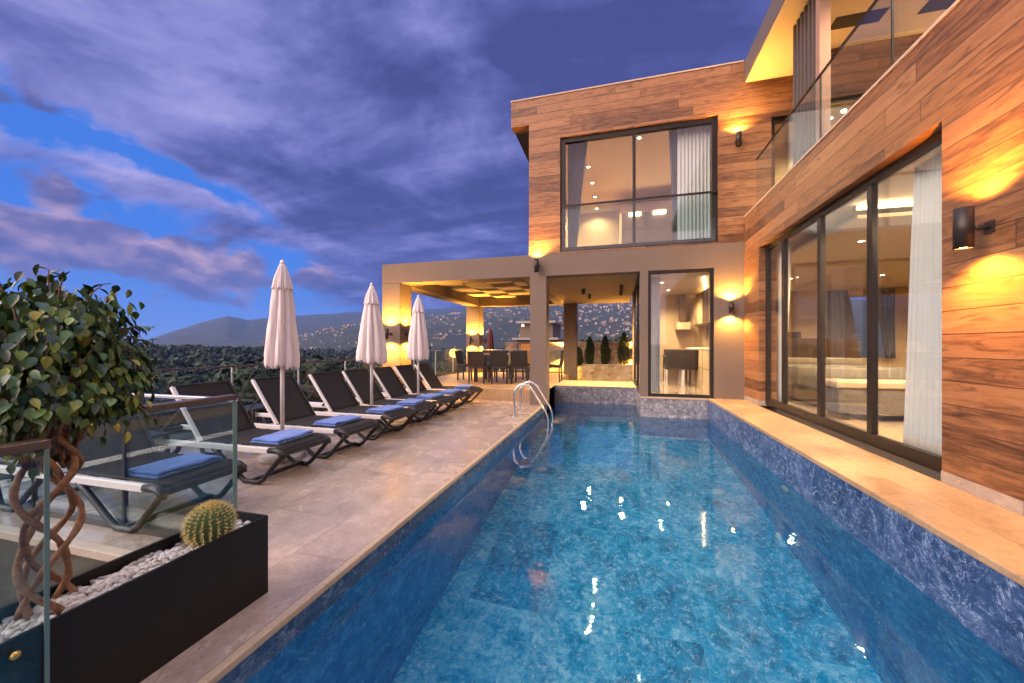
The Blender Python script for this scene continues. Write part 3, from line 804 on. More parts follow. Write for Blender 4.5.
while cnt < 1900:
    x = r2.uniform(PX0+.02, PX1-.02); y = r2.uniform(.2, PY1-.02)
    if (x+1.745)**2+(y-1.28)**2 < .088**2: continue
    sx, sy, sz = r2.uniform(.007,.013), r2.uniform(.008,.016), r2.uniform(.005,.009)
    z = .335 + .018*mnoise.noise(Vector((x*9, y*5, 1))) + r2.uniform(-.006,.010)
    rot = Matrix.Rotation(r2.uniform(0, 2*PI), 3, 'Z') @ Matrix.Rotation(r2.uniform(-.35,.35), 3, 'X')
    wob = [1+.12*mnoise.noise(v*1.3+Vector((cnt,0,0))) for v in ico_v]
    b.add([rot @ Vector((v.x*sx*k, v.y*sy*k, v.z*sz*k)) + Vector((x, y, z)) for v, k in zip(ico_v, wob)], ico_f)
    cnt += 1
o = b.build('pebbles', M['pebble']); tag(o, 'pale pinkish pebbles filling the black planter', 'pebbles', kind='stuff')

# barrel cactus
CC = (-1.745, 1.28, .325)
ca = empty('barrel_cactus', CC); tag(ca, 'round golden barrel cactus among the planter pebbles', 'cactus')
NR = 20
prof = []
for i in range(17):
    a = -1.25 + (PI/2+1.25)*i/16
    prof.append((max(.003, .081*math.cos(a)**.85), .080+.084*math.sin(a)))
b = MB(); b.lathe(prof, NR*6, CC, rad=lambda r, z, a: r*(1+.075*math.cos(NR*a)))
m, t = mat('cactus_skin'); co = objco(t)
pbr(t, Base_Color=t.mix(t.noise(co, 60, 3), (.05,.10,.025), (.12,.17,.05)), Roughness=.6)
b.build('body', m, ca)
b = MB()
for k in range(NR):
    a0 = 2*PI*k/NR
    for i in range(2, 17):
        r, z = prof[i]
        for q in range(9):
            base = Vector((CC[0]+r*1.07*math.cos(a0), CC[1]+r*1.07*math.sin(a0), CC[2]+z))
            out = Vector((math.cos(a0)*math.cos(-1.25+(PI/2+1.25)*i/16), math.sin(a0)*math.cos(-1.25+(PI/2+1.25)*i/16), math.sin(-1.25+(PI/2+1.25)*i/16)))
            d = (out + Vector((r2.uniform(-1,1), r2.uniform(-1,1), r2.uniform(-1,1)))*.75).normalized()
            L = r2.uniform(.012, .026)
            s = d.orthogonal().normalized()*.0012; s2 = d.cross(s).normalized()*.0012
            b.add([base+s, base-s*.5+s2, base-s*.5-s2, base+d*L], [(0,1,3),(1,2,3),(2,0,3)])
b.build('spines', plain('straw_spines', (.80,.66,.30), .5, var=.2), ca)

# weeping fig
TC = Vector((-1.80, .80, .33))
fig = empty('weeping_fig', TC); tag(fig, 'bushy green fig tree with a braided trunk growing in the black planter', 'tree')
b = MB()
strands = []
for s in range(5):
    ph = 2*PI*s/5 + .3
    pts = []; rad = []
    for i in range(46):
        u = i/45; z = -.01 + .60*u
        rr = (.050 + .012*math.sin(u*PI*3 + s)) * (1.0 if u < .8 else 1-.9*(u-.8)/.2*.5)
        sg = 1 if s % 2 else -1
        a = ph + sg*u*PI*2.1
        kx = 1.05
        pts.append((TC.x + rr*kx*math.cos(a) + .006*math.sin(9*u+s), TC.y + rr*1.2*math.sin(a), TC.z+z))
        rad.append((.0105-.002*u)*(1+.22*mnoise.noise(Vector((u*26, s*5., 0))))*(1+.13*math.sin(u*31+s*2)))
    b.tube(pts, rad, 10)
m, t = mat('fig_bark'); co = objco(t); n = t.noise(co, 35, 6, .65, .5)
bb = pbr(t, Base_Color=t.ramp(n, [(.3,(.12,.055,.028)),(.55,(.27,.14,.075)),(.75,(.36,.22,.13))]), Roughness=.75); t.put(bb.inputs['Normal'], t.bump(n, .6, .006))
b.build('trunk', m, fig)
CR = Vector((-1.86, .83, 1.12))
b = MB(); lb = MB(); attr = []
r3 = random.Random(11)
def leaf(pos, d, up, L, W, val):
    d = d.normalized(); side = d.cross(up)
    side = side.normalized() if side.length > .01 else d.orthogonal().normalized()
    nn = side.cross(d).normalized()
    ps = []
    st = [(0,.0),(.18,.75),(.42,1.),(.68,.72),(.88,.25),(1,0)]
    mid = [pos + d*L*s - nn*(L*.16*s*s) for s, _ in st]
    lf = [p - side*W/2*w + nn*W*.16*w for p, (_, w) in zip(mid, st)]
    rt = [p + side*W/2*w + nn*W*.16*w for p, (_, w) in zip(mid, st)]
    v = mid + lf[1:5] + rt[1:5]
    f = [(0,1,6),(0,10,1)]
    for i in range(3): f += [(i+1,i+2,7+i,6+i), (i+1,10+i,11+i,i+2)]
    f += [(4,5,9),(4,13,5)]
    lb.smooth = True
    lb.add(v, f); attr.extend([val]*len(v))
ends = []
for k in range(260):
    while True:
        p = Vector((r3.uniform(-1,1), r3.uniform(-1,1), r3.uniform(-1,1)))
        if .25 < p.length < 1: break
    lump = .88 + .30*mnoise.noise(p.normalized()*2.1 + Vector((4,2,7)))
    sc = Vector((.265, .27, .335))
    q = CR + Vector((p.x*sc.x, p.y*sc.y, p.z*sc.z))*lump
    if p.z < -.3: q.z += .06*abs(p.z)
    ends.append((q, p))
for (q, p) in ends[:90]:
    root = TC + Vector((r3.uniform(-.04,.04), r3.uniform(-.04,.04), r3.uniform(.45,.6)))
    mid = root.lerp(q, .5) + Vector((0,0,.06))
    b.tube([root, mid, q], [.006,.004,.0018], 5)
long_tw = [Vector((-1.66,1.0,1.27)), Vector((-1.64,.98,1.22)), Vector((-1.76,.92,1.42)), Vector((-1.72,.80,1.42)), Vector((-1.86,.83,1.46)), Vector((-1.68,1.0,1.16)), Vector((-1.95,.72,1.47)), Vector((-1.70,1.05,1.08)), Vector((-1.68,1.02,.93))]
for q in long_tw:
    root = CR.lerp(q, .5); mid = root.lerp(q, .6)+Vector((0,0,.03))
    b.tube([root, mid, q], [.004,.003,.0015], 5)
    for j in range(9):
        s = j/8; pos = root.lerp(mid, s*2) if s < .5 else mid.lerp(q, s*2-1)
        d = (q-root).normalized()*.6 + Vector((r3.uniform(-.7,.7), r3.uniform(-.7,.7), r3.uniform(-1.0,.1)))
        leaf(pos, d, Vector((r3.uniform(-.3,.3), r3.uniform(-.3,.3), 1)), r3.uniform(.034,.046), r3.uniform(.019,.026), r3.random())
for (q, p) in ends:
    for j in range(14):
        pos = q + Vector((r3.gauss(0,.03), r3.gauss(0,.03), r3.gauss(0,.03)))
        d = Vector((p.x*.6 + r3.uniform(-.7,.7), p.y*.6 + r3.uniform(-.7,.7), -1.0 + r3.uniform(-.5,.5)))
        up = Vector((p.x + r3.uniform(-.5,.5), p.y + r3.uniform(-.5,.5), 1))
        leaf(pos, d, up, r3.uniform(.032,.048), r3.uniform(.019,.028), r3.random())
b.build('branches', m, fig)
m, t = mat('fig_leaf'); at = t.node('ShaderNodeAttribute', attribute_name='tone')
c = t.ramp(at.outputs['Fac'], [(0,(.010,.030,.010)),(.45,(.025,.070,.016)),(.78,(.075,.155,.024)),(.92,(.17,.24,.03)),(1,(.34,.31,.04))])  # yellow end of the ramp paints in the light some leaves catch
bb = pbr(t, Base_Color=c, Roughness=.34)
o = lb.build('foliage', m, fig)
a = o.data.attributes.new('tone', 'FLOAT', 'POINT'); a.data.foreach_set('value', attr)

# ------------------------------------------------------------------ glass balustrades
def glass_rail(name, a, bpt, z0, z1, label, nposts=0, rail_w=.05, rail_h=.03, railm='rail', postm='silver', inset=0, gm='glass_green', base=True, posts=None):
    a = Vector((*a, 0)); e = Vector((*bpt, 0)); d = (e-a); L = d.length; d.normalize()
    o = empty(name, (a.x, a.y, z0)); tag(o, label, 'glass railing')
    cuts = [0] + [L*i/(nposts+1) for i in range(1, nposts+1)] + [L]
    for i in range(len(cuts)-1):
        p = a + d*(cuts[i]+.012); q = a + d*(cuts[i+1]-.012)
        MB().bar((p.x, p.y, (z0+z1)/2), (q.x, q.y, (z0+z1)/2), .012, z1-z0-.02).build('glass_panel', M[gm], o)
    for q in (a, e): MB().bar((q.x, q.y, z0+.01), (q.x, q.y, z1-.002), .004, .011).build('glass_edge', M['glass_edge'], o)
    MB().bar((a.x, a.y, z1+rail_h/2), (e.x, e.y, z1+rail_h/2), rail_w, rail_h).build('handrail', M[railm], o, bevel=.004)
    for c in cuts[1:-1] if posts is None else posts:
        p = a + d*c
        MB().bar((p.x, p.y, z0), (p.x, p.y, z1), .022, .022).build('post', M[postm], o)
    if base:
        MB().bar((a.x, a.y, z0+.02), (e.x, e.y, z0+.02), .05, .04).build('base_channel', M['frame'], o)
    return o
glass_rail('glass_railing', (-1.885, -.9), (-1.885, 1.50), .20, .925, 'glass railing with brown handrail on the back of the black planter', 0, .045, .028, base=False)
o = glass_rail('glass_railing', (-1.622, -.9), (-1.622, .72), .02, .90, 'glass railing with brass stud in front of the planter at the photo edge', 0, .045, .028, base=False)
b = MB(); b.lathe([(.011,0),(.011,.008),(.001,.010)], 18)
s = b.build('stud', M['brass'], o, off=(0,0,0)); s.location = Vector((-1.615, .655, .34)) - o.location; s.rotation_euler = (0, PI/2, 0)
glass_rail('glass_railing', (-2.17, 1.74), (-5.0, 1.74), .0, .87, 'glass railing with thin silver rail across the stairwell end', 2, .03, .022, 'silver', 'frame')
glass_rail('glass_railing', (-5.2, 1.8), (-5.2, FY-.02), .0, .90, 'long glass railing with slim posts behind the sun loungers', 4, .035, .025, 'rail', 'silver')
glass_rail('glass_railing', (-5.38, 8.1), (-5.38, 13.3), .25, 1.05, 'glass railing along the left edge of the dining terrace', 3, .03, .02, 'silver', 'silver')
glass_rail('glass_railing', (-5.34, 13.34), (-1.7, 13.34), .25, 1.05, 'glass railing behind the dining table at the terrace end', 2, .03, .02, 'silver', 'silver')

# ------------------------------------------------------------------ loungers
def lounger_proto():
    o = empty('sun_lounger', (0,0,0))      # local: x from head (-1.9) to foot (0), y 0..0.58
    Wd = .58; zs = .33
    for y in (0.02, Wd-.02):
        MB().bar((-1.95, y, zs-.03), (-.16, y, zs-.03), .035, .05).build('side_rail', M['white'], o, bevel=.006)
        b = MB()
        b.tube([(-.16,y,zs-.03),(-.06,y,zs-.028),(-.015,y,zs-.05),(-.01,y,zs-.09)], [.024,.026,.026,.024], 8)
        b.build('foot_cap', M['dark_leg'], o)
    for (xa, xb, xc, xd) in ((-.78,-.42,-.24,-.04), (-1.78,-1.60,-1.46,-1.20)):
        for y in (0.02, Wd-.02):
            b = MB(); b.tube([(xa,y,zs-.05),(xa+.06,y,zs-.09),(xb-.04,y,.045),(xb,y,.02),(xc-.03,y,.02),(xc+.02,y,.05),(xd,y,zs-.09),(xd+.005,y,zs-.05)], .021, 8)
            b.build('leg', M['dark_leg'], o)
    for (x, z, k) in ((-.33, .03, .03), (-1.53, .03, .03), (-.02, zs-.05, .04), (-1.93, zs-.03, .04)):
        MB().bar((x, .02, z), (x, Wd-.02, z), k, k).build('crossbar', M['dark_leg'], o)
    # sling seat with slight sag
    b = MB(); b.smooth = True; n = 20; mm = 8; v = []; f = []
    for i in range(n+1):
        for j in range(mm+1):
            x = -.95 + .93*i/n; y = .035 + (Wd-.07)*j/mm
            sag = -.022*math.sin(PI*j/mm)*math.sin(PI*min(1, i/n*1.0)) + (-.05*((i/n-.9)/.1)**2 if i/n > .9 else 0)
            v.append((x, y, zs+.005+sag))
    for i in range(n):
        for j in range(mm):
            a = i*(mm+1)+j; f.append((a, a+1, a+mm+2, a+mm+1))
    b.add(v, f); b.build('sling_seat', M['sling'], o, solid=.008)
    # backrest
    A = Vector((-.93, 0, zs)); ang = R(54); L = .60
    dv = Vector((-math.cos(ang), 0, math.sin(ang)))
    b = MB(); b.smooth = True; v = []; f = []
    for i in range(13):
        for j in range(mm+1):
            p = A + dv*(L*i/12); y = .035+(Wd-.07)*j/mm
            sag = .025*math.sin(PI*j/mm)*math.sin(PI*i/12)
            v.append((p.x - sag*math.sin(ang), y, p.z - sag*math.cos(ang)))
    for i in range(12):
        for j in range(mm):
            a = i*(mm+1)+j; f.append((a, a+1, a+mm+2, a+mm+1))
    b.add(v, f); bk = b.build('backrest', M['sling'], o, solid=.008)
    e = A + dv*L
    for y, mt in ((.02, 'white'), (Wd-.02, 'dark_leg')):
        MB().bar((A.x, y, A.z), (e.x, y, e.z), .028, .028).build('back_rail', M[mt], bk, off=(0,0,0))
    MB().bar((e.x, .02, e.z), (e.x, Wd-.02, e.z), .03, .03).build('top_bar', M['dark_leg'], bk, off=(0,0,0))
    h = A + dv*.40
    for y in (.05, Wd-.05): MB().bar((h.x, y, h.z), (-1.55, y, zs-.02), .018, .018).build('strut', M['dark_leg'], bk, off=(0,0,0))
    return o
lp = lounger_proto()
r4 = random.Random(21)
def towel_layer(b, z0, z1, dx_, sx, sy, seed):
    n, m_ = 18, 26; v = []; f = []
    for top in (0, 1):
        for i in range(n+1):
            for j in range(m_+1):
                u, w = i/n*2-1, j/m_*2-1
                ex = min(1., (1-abs(u))/.12); ey = min(1., (1-abs(w))/.10)
                r_ = math.sqrt(max(0, 1-(1-ex)**2))*math.sqrt(max(0, 1-(1-ey)**2))
                zc_ = (z0+z1)/2; hh = (z1-z0)/2*(.12+.88*r_)
                wr = mnoise.noise(Vector((u*1.5+seed, w*2.5, seed)))*.008 + mnoise.noise(Vector((u*6+seed, w*3, seed+4)))*.0035
                px = dx_ + u*sx*(1+.03*mnoise.noise(Vector((w*2, seed, top)))); py = w*sy*(1+.03*mnoise.noise(Vector((u*2, seed+7, top))))
                v.append((px, py, zc_ + (hh if top else -hh) + (wr*(.4+.6*z1/.05) if z0 > .001 or top else 0)))
    k = (n+1)*(m_+1)
    for i in range(n):
        for j in range(m_):
            a = i*(m_+1)+j; f.append((a, a+m_+1, a+m_+2, a+1)[::-1]); f.append((k+a, k+a+m_+1, k+a+m_+2, k+a+1))
    ring = [(i, 0) for i in range(n)] + [(n, j) for j in range(m_)] + [(i, m_) for i in range(n, 0, -1)] + [(0, j) for j in range(m_, 0, -1)]
    ids = [i*(m_+1)+j for i, j in ring]
    for q in range(len(ids)):
        a, c_ = ids[q], ids[(q+1) % len(ids)]; f.append((a, c_, c_+k, a+k))
    b.smooth = True; b.add(v, f)
towels = []
for q in range(4):
    b = MB()
    towel_layer(b, 0, .026, 0, .15, .215, q*3.1)
    towel_layer(b, .024, .050, .006+.004*q, .145, .21, q*3.1+1)
    towels.append(b)
LY = [1.69, 2.58, 3.35, 4.17, 4.84, 5.53, 6.22, 7.03]
ords = ['nearest sun lounger, seen through the planter glass', 'second sun lounger, left of the nearest parasol with its foot by the glass corner', 'third sun lounger, just past the nearest parasol pole',
        'fourth sun lounger from the front, before the middle parasol', 'fifth sun lounger from the front, at the middle parasol pole', 'sixth sun lounger, below the lit front pillar',
        'seventh sun lounger, at the farthest parasol pole', 'farthest sun lounger, beside the terrace step']
tw_ = []
for i, y in enumerate(LY):
    o = lp if i == 0 else copy_tree(lp)
    o.location = (-2.70 + r4.uniform(-.03,.03), y, 0); o.rotation_euler = (0,0,R(r4.uniform(-1.2,1.2)))
    tag(o, 'dark ' + ords[i], 'sun lounger', 'row of dark sun loungers')
    q = towels[i].build('towel', M['towel'], None, off=(0,0,0)) if i < 4 else copy_tree(tw_[i-4])
    if i < 4: tw_.append(q)
    q.location = (o.location.x - .30 + r4.uniform(-.04,.04), y+.28, .332); q.rotation_euler = (0,0,R(r4.uniform(-12,12)+ 2))
    tag(q, 'folded blue towel on the ' + ords[i].split(',')[0].replace(' from the front', ''), 'towel', 'folded blue towels')
# side tables
st = empty('side_table', (0,0,0))
MB().box(-.2,.2,-.2,.2,.36,.385).build('tabletop', M['dark_leg'], st, bevel=.008)
for sx in (-1,1):
    for sy in (-1,1): MB().bar((sx*.17, sy*.17, .36), (sx*.18, sy*.18, 0), .03, .03).build('leg', M['dark_leg'], st)
for i, (x, y, lb) in enumerate(((-4.25,2.42,'low dark side table between the two nearest loungers'),(-4.72,4.05,'low dark side table behind the nearest parasol'),(-4.66,5.55,'low dark side table behind the middle parasol'),(-4.45,6.98,'low dark side table behind the farthest parasol'))):
    o = st if i == 0 else copy_tree(st)
    o.location = (x, y, 0); tag(o, lb, 'side table', 'low side tables by the loungers')

# ------------------------------------------------------------------ umbrellas
def umbrella_proto(seed, full=1.):
    o = empty('parasol', (0,0,0))
    MB().lathe([(.021,0.05),(.021,2.07)], 16).build('pole', M['white'], o)
    MB().lathe([(.22,0),(.22,.035),(.20,.05),(.04,.055),(.03,.14),(.022,.15)], 28).build('base', plain('concrete_base', (.4,.37,.35), .8), o)
    NP = 8
    def rad(r, z, a):
        ph = NP*a + .9*math.sin(z*2.3+seed) + .5*math.sin(3*a+seed*2)
        fold = abs(math.sin(ph/2))**.8
        amp = (.20+.10*mnoise.noise(Vector((math.cos(a)*1.5, math.sin(a)*1.5, z*1.2+seed*3))))*min(1, r/.07)
        return r*(1-amp+2*amp*fold)*(1+.06*math.sin(2*a+seed)) + (.004*math.sin(23*a+z*9+seed)+.003*math.sin(37*a-z*14))*min(1, r/.06)
    n = NP*16
    prof = [(.150,.965),(.158,.985),(.162,1.03),(.158,1.12),(.148,1.24),(.134,1.38),(.120,1.52),(.105,1.66),(.090,1.79),(.080,1.86),(.064,1.93),(.047,1.99),(.030,2.035),(.018,2.06)]
    prof = [(q*.80*(1+(full-1)*min(1, (2.06-z)/.6)), z) for q, z in prof]
    b = MB(); b.lathe(prof, n, rad=rad, caps=False)
    for idx in range(n*2):
        x, y, z = b.v[idx]; a = math.atan2(y, x)
        b.v[idx] = (x, y, z + .014*math.cos(NP*a*2+seed) - .016*math.sin(a+seed) + .010*math.sin(5*a+seed))
    cn = b.build('canopy', M['canvas'], o, solid=.003)
    b = MB(); b.lathe([(.077,1.80),(.075,1.825),(.061,1.91),(.042,1.99),(.025,2.05),(.015,2.075)], n, rad=lambda r, z, a: rad(r*(1+(full-1)*min(1, (2.06-z)/.6)) if z < 2.06 else r, z, a+.2)+.005, caps=False)
    b.build('vent_cap', M['canvas'], o, solid=.003)
    MB().lathe([(.016,2.065),(.024,2.075),(.022,2.10),(.012,2.118),(.002,2.122)], 14).build('finial', M['white'], o)
    return o
UL = [(-3.44,3.27,'nearest closed pale parasol, tallest looking, beside the third lounger'),(-3.43,4.795,'middle closed pale parasol between the loungers, left of the lit pillar'),(-3.44,6.165,'farthest closed pale parasol, in front of the pergola opening')]
for i, (x, y, lb) in enumerate(UL):
    o = umbrella_proto(i*1.7+.4, (1., 1.3, 1.24)[i])
    o.location = (x, y, 0); o.rotation_euler = (0,0,.5*i+.2); tag(o, lb, 'parasol', 'closed parasols by the loungers')

# ------------------------------------------------------------------ ladder
ld = empty('pool_ladder', (-1.67, 6.23, 0)); tag(ld, 'polished steel pool ladder with two hooped rails at the left pool edge', 'ladder')
def smooth_path(pts, n=6):
    out = []
    P_ = [Vector(p) for p in pts]; P_ = [P_[0]*2-P_[1]] + P_ + [P_[-1]*2-P_[-2]]
    for i in range(1, len(P_)-2):
        for k in range(n):
            u = k/n; a, b_, c, d = P_[i-1], P_[i], P_[i+1], P_[i+2]
            out.append(.5*((2*b_)+(c-a)*u+(2*a-5*b_+4*c-d)*u*u+(3*b_-a-3*c+d)*u**3))
    out.append(P_[-2]); return out
for y in (6.23, 6.68):
    b = MB(); b.tube(smooth_path([(-1.67,y,0),(-1.67,y,.25),(-1.66,y,.42),(-1.58,y,.53),(-1.47,y,.55),(-1.36,y,.48),(-1.22,y,.26),(-1.12,y,.08),(-1.09,y,-.06),(-1.10,y,-.3),(-1.2,y,-.62),(-1.32,y,-.9),(-1.38,y,-1.0)]), .019, 12)
    b.build('rail', M['steel'], ld)
    MB().lathe([(.04,0),(.04,.008),(.022,.014)], 18, (-1.67,y,.001)).build('flange', M['steel'], ld)
for k, (x, z) in enumerate(((-1.11,-.34),(-1.2,-.6),(-1.3,-.86))):
    MB().box(x-.04, x+.04, 6.245, 6.665, z-.015, z+.015).build('step', M['steel'], ld, bevel=.006)

# ------------------------------------------------------------------ garden beyond
fw_ = empty('stone_planter_wall', (-.5, 13.2, 0)); tag(fw_, 'low front wall of the raised stone bed under the cypresses', 'wall')
MB().box(-1.1, 2.4, 13.12, 13.3, -.02, .55).build('stonework', M['stone'], fw_)
MB().box(-1.1, 2.4, 13.10, 13.32, .552, .58).build('cap', M['cap'], fw_)
structure('planting_soil', MB().box(-1.1, 2.4, 13.32, 13.9, -.02, .5), M['grass'])
bw_ = empty('stone_garden_wall', (-1, 14, 0)); tag(bw_, 'long rubble stone garden wall behind the porch and dining table', 'wall')
MB().box(-2.75, 3.4, 13.9, 14.15, -.02, 1.30).build('stonework', M['stone'], bw_)
MB().box(-2.77, 3.42, 13.88, 14.17, 1.302, 1.34).build('cap', M['cap'], bw_)
sp_ = empty('stone_gate_pier', (-3.85, 14, 0)); tag(sp_, 'short rubble stone pier beside the gate opening behind the dining chairs', 'wall')
MB().box(-4.07, -3.62, 13.9, 14.15, -.02, 1.30).build('stonework', M['stone'], sp_)
MB().box(-4.09, -3.60, 13.88, 14.17, 1.302, 1.34).build('cap', M['cap'], sp_)
M['cyp'] = foliage('cypress_leaf', (.012,.03,.010), (.03,.065,.02), (.07,.12,.035))
r5 = random.Random(5)
def cypress(loc, h, r, label):
    o = empty('cypress', loc); tag(o, label, 'cypress tree', 'small cypresses in the stone bed')
    MB().tube([loc, (loc[0], loc[1], loc[2]+h*.5)], [.03,.015], 8).build('trunk', m_bark, o)
    b = MB()
    for k in range(2600):
        u = r5.random()**.8
        rr = r*(math.sin(PI*min(1, u*.93+.06))**.6)*(.55+.5*r5.random())*(1-.35*u)
        a = r5.uniform(0, 2*PI)
        rr *= 1+.22*math.sin(a*3+u*9+loc[0]*5)
        p = Vector((loc[0]+rr*math.cos(a), loc[1]+rr*math.sin(a), loc[2]+u*h))
        d = Vector((math.cos(a)*.5, math.sin(a)*.5, 1))+Vector((r5.uniform(-.5,.5), r5.uniform(-.5,.5), r5.uniform(-.3,.3)))
        d.normalize(); s = d.orthogonal().normalized()
        s = (Matrix.Rotation(r5.uniform(0, 6.3), 3, d) @ s)*.014
        L = r5.uniform(.04,.09)
        b.add([p-s, p+s, p+d*L], [(0,1,2)])
    b.build('crown', M['cyp'], o)
m_bark = plain('brown_bark', (.12,.075,.045), .9, var=.3)
for px_, lb, h in ((-1.28,'half hidden small cypress next to the rear column',.62),(-.89,'left of the three clear cypresses against the stone wall',1.0),(-.36,'middle cypress against the stone wall',1.02),(.26,'right and widest cypress against the stone wall',1.12)):
    cypress((px_, 13.58, .5), h, .17 if h < 1.1 else .22, lb)

# glowing lantern + red parasol + neighbour house
la = empty('globe_lantern', (-5.75, 12.9, -.02)); tag(la, 'round glowing yellow wire lantern past the terrace railing', 'lantern')
MB().lathe([(.03,-.8),(.03,.78)], 10, (-5.75,12.9,0)).build('post', M['frame'], la)
b = MB(); b.add([v*.17 + Vector((-5.75,12.9,.93)) for v in ico_v], ico_f); b.build('globe', emit('lantern_globe', (1,.60,.13), 1.7), la)
b = MB()
for k in range(6):
    a = PI*k/6
    b.tube([Vector((-5.75,12.9,.93)) + Vector((math.cos(a)*math.cos(q), math.sin(a)*math.cos(q), math.sin(q)))*.178 for q in [2*PI*i/24 for i in range(25)]], .005, 5, False)
b.build('cage', M['frame'], la)
point('bulb', (-5.75, 12.6, 1.15), 6, (1,.6,.2), .05, la)
rp = empty('red_parasol', (-5.87, 17.5, -.02)); tag(rp, 'closed dark red parasol beyond the dining table', 'parasol')
MB().lathe([(.03,0),(.03,2.0)], 10, (-5.87,17.5,0)).build('pole', M['dark_leg'], rp)
MB().lathe([(.14,.75),(.16,.9),(.14,1.5),(.08,1.95),(.02,2.1)], 40, (-5.87,17.5,0), rad=lambda r, z, a: r*(1+.15*math.cos(8*a))).build('canopy', M['red'], rp)
nh = empty('neighbour_house', (-4.5, 22.5, 0)); tag(nh, 'small flat roofed taupe house with an orange lit door behind the stone wall', 'house')
MB().box(-5.75, -3.4, 22, 26, -.02, 1.56).build('wall', M['taupe'], nh)
MB().box(-5.6, -3.6, 22.3, 25.5, 1.69, 2.55).build('upper_wall', M['taupe'], nh)
M['slab'] = plain('grey_roof_slab', (.33,.29,.27), .8)
MB().box(-5.95, -3.2, 21.7, 26.2, 1.562, 1.688).build('roof', M['slab'], nh)
MB().box(-5.75, -3.4, 22.0, 25.8, 2.552, 2.69).build('roof', M['slab'], nh)
MB().box(-5.45, -4.9, 21.985, 21.998, -.02, 1.32).build('door', emit('lit_door', (1,.30,.06), .22), nh)
MB().box(-5.5, -5.35, 22.28, 22.298, 2.38, 2.5).build('window', emit('slab_lamp', (1,.75,.45), 1.6), nh)  # bright little lamp under the upper roof slab, shaped as a glowing panel

# ------------------------------------------------------------------ terrain
def px_of(a): return 512 + F_PX*math.tan(a + YAW)
def interp(x, tab):
    if x <= tab[0][0]: return tab[0][1]
    for (x0, y0), (x1, y1) in zip(tab, tab[1:]):
        if x <= x1: return y0 + (y1-y0)*(x-x0)/(x1-x0)
    return tab[-1][1]
def fbm(x, y, s, o=4):
    return sum(mnoise.noise(Vector((x*s*2**k, y*s*2**k, 3.1*k)))/2**k for k in range(o))
# target image rows of skylines per image column (near ridge, hill, mountain)
RIDGE = [(-400,352),(0,347),(130,347),(200,349),(260,352),(330,358),(420,364),(520,366),(600,352),(640,346),(760,342)]
HILL = [(-400,352),(130,350),(250,346),(300,338),(345,326),(400,320),(440,315),(500,309),(560,305),(640,302),(800,300)]
MOUNT = [(-400,350),(60,352),(140,343),(170,331),(200,322),(228,315),(248,320),(262,318),(290,317),(340,314),(400,310),(500,305),(640,301),(800,300)]
R_RIDGE, R_HILL, R_MT = 420., 1700., 3600.
def terr(x, y):
    r = math.hypot(x, y); a = math.atan2(x, y)
    ar = max(-1.25, min(.75, a)); pxx = px_of(ar) if abs(ar+YAW) < 1.3 else 512+F_PX*math.tan(math.copysign(1.3, ar+YAW))
    cosr = max(.25, math.cos(ar+YAW))
    def zof(row, rr): return 1.2 + (346-row)/F_PX*rr*cosr
    back = max(0., min(1., (abs(a+.25)-1.2)/.8))
    zr = zof(interp(pxx, RIDGE), R_RIDGE)*(1-back) - 8*back
    zh = zof(interp(pxx, HILL), R_HILL)*(1-back) + 5*back
    zm = zof(interp(pxx, MOUNT), R_MT)*(1-back) + 10*back
    rise = max(0., min(1., (pxx-470)/110))
    vz = -26*(1-rise) - 6*rise
    tab = [(0,-3.3),(26,-3.5),(60,-9*(1-rise)-3.2*rise),(140,vz),(250,vz*.8+.2*zr),(R_RIDGE,zr-4),(620,zr*.6-6),(900,zh*.22-6+ (1-rise)*-6),(1300,zh*.62),(R_HILL,zh),(2300,zh*.8+zm*.1),(R_MT,zm),(4200,zm*.8),(4600,zm*.5)]
    z = interp(r, tab)
    amp = max(0, min(1, (r-60)/400))
    z += amp*(fbm(x, y, .004, 4)*3.5) + max(0, min(1, (r-900)/900))*fbm(x+77, y, .0016, 5)*22*(1-back*.7)
    return z
rads = [0,8,16,26,36,48,60,78,98,120,145,175,210,250,300,360,420,490,560,640,740,850,980,1120,1280,1450,1620,1800,2000,2250,2550,2850,3150,3400,3600,3850,4200,4600]
b = MB(); b.smooth = True
NA = 420; v = []; f = []
angs = []
for i in range(NA):
    u = i/NA
    angs.append(-PI + 2*PI*u)
# denser sampling in view: warp
fine = [ -1.15 + 1.75*i/460 for i in range(461)]
coarse = [ .6 + (2*PI-1.75)*i/80 for i in range(1, 80)]
angs = fine + coarse; NA = len(angs)
for r in rads:
    for a in angs:
        x, y = r*math.sin(a), r*math.cos(a); v.append((x, y, terr(x, y)))
for i in range(len(rads)-1):
    for k in range(NA):
        p = i*NA+k; q = i*NA+(k+1) % NA; f.append((p, p+NA, q+NA, q))
b.add(v, f)
m, t = mat('hillside'); geo = t.node('ShaderNodeNewGeometry'); pos = geo.outputs['Position']
n1 = t.noise(pos, .012, 7, .65); n2 = t.noise(pos, .09, 5, .7); n3 = t.noise(pos, .0022, 5, .6)
k = t.math('ADD', t.math('MULTIPLY', n1, .45), t.math('ADD', t.math('MULTIPLY', n2, .25), t.math('MULTIPLY', n3, .3)))
c = t.ramp(k, [(.40,(.014,.020,.011)),(.50,(.024,.030,.017)),(.58,(.045,.045,.03)),(.68,(.11,.09,.07))])
pbr(t, Base_Color=c, Roughness=.95)
terrain = structure('terrain', b, m)

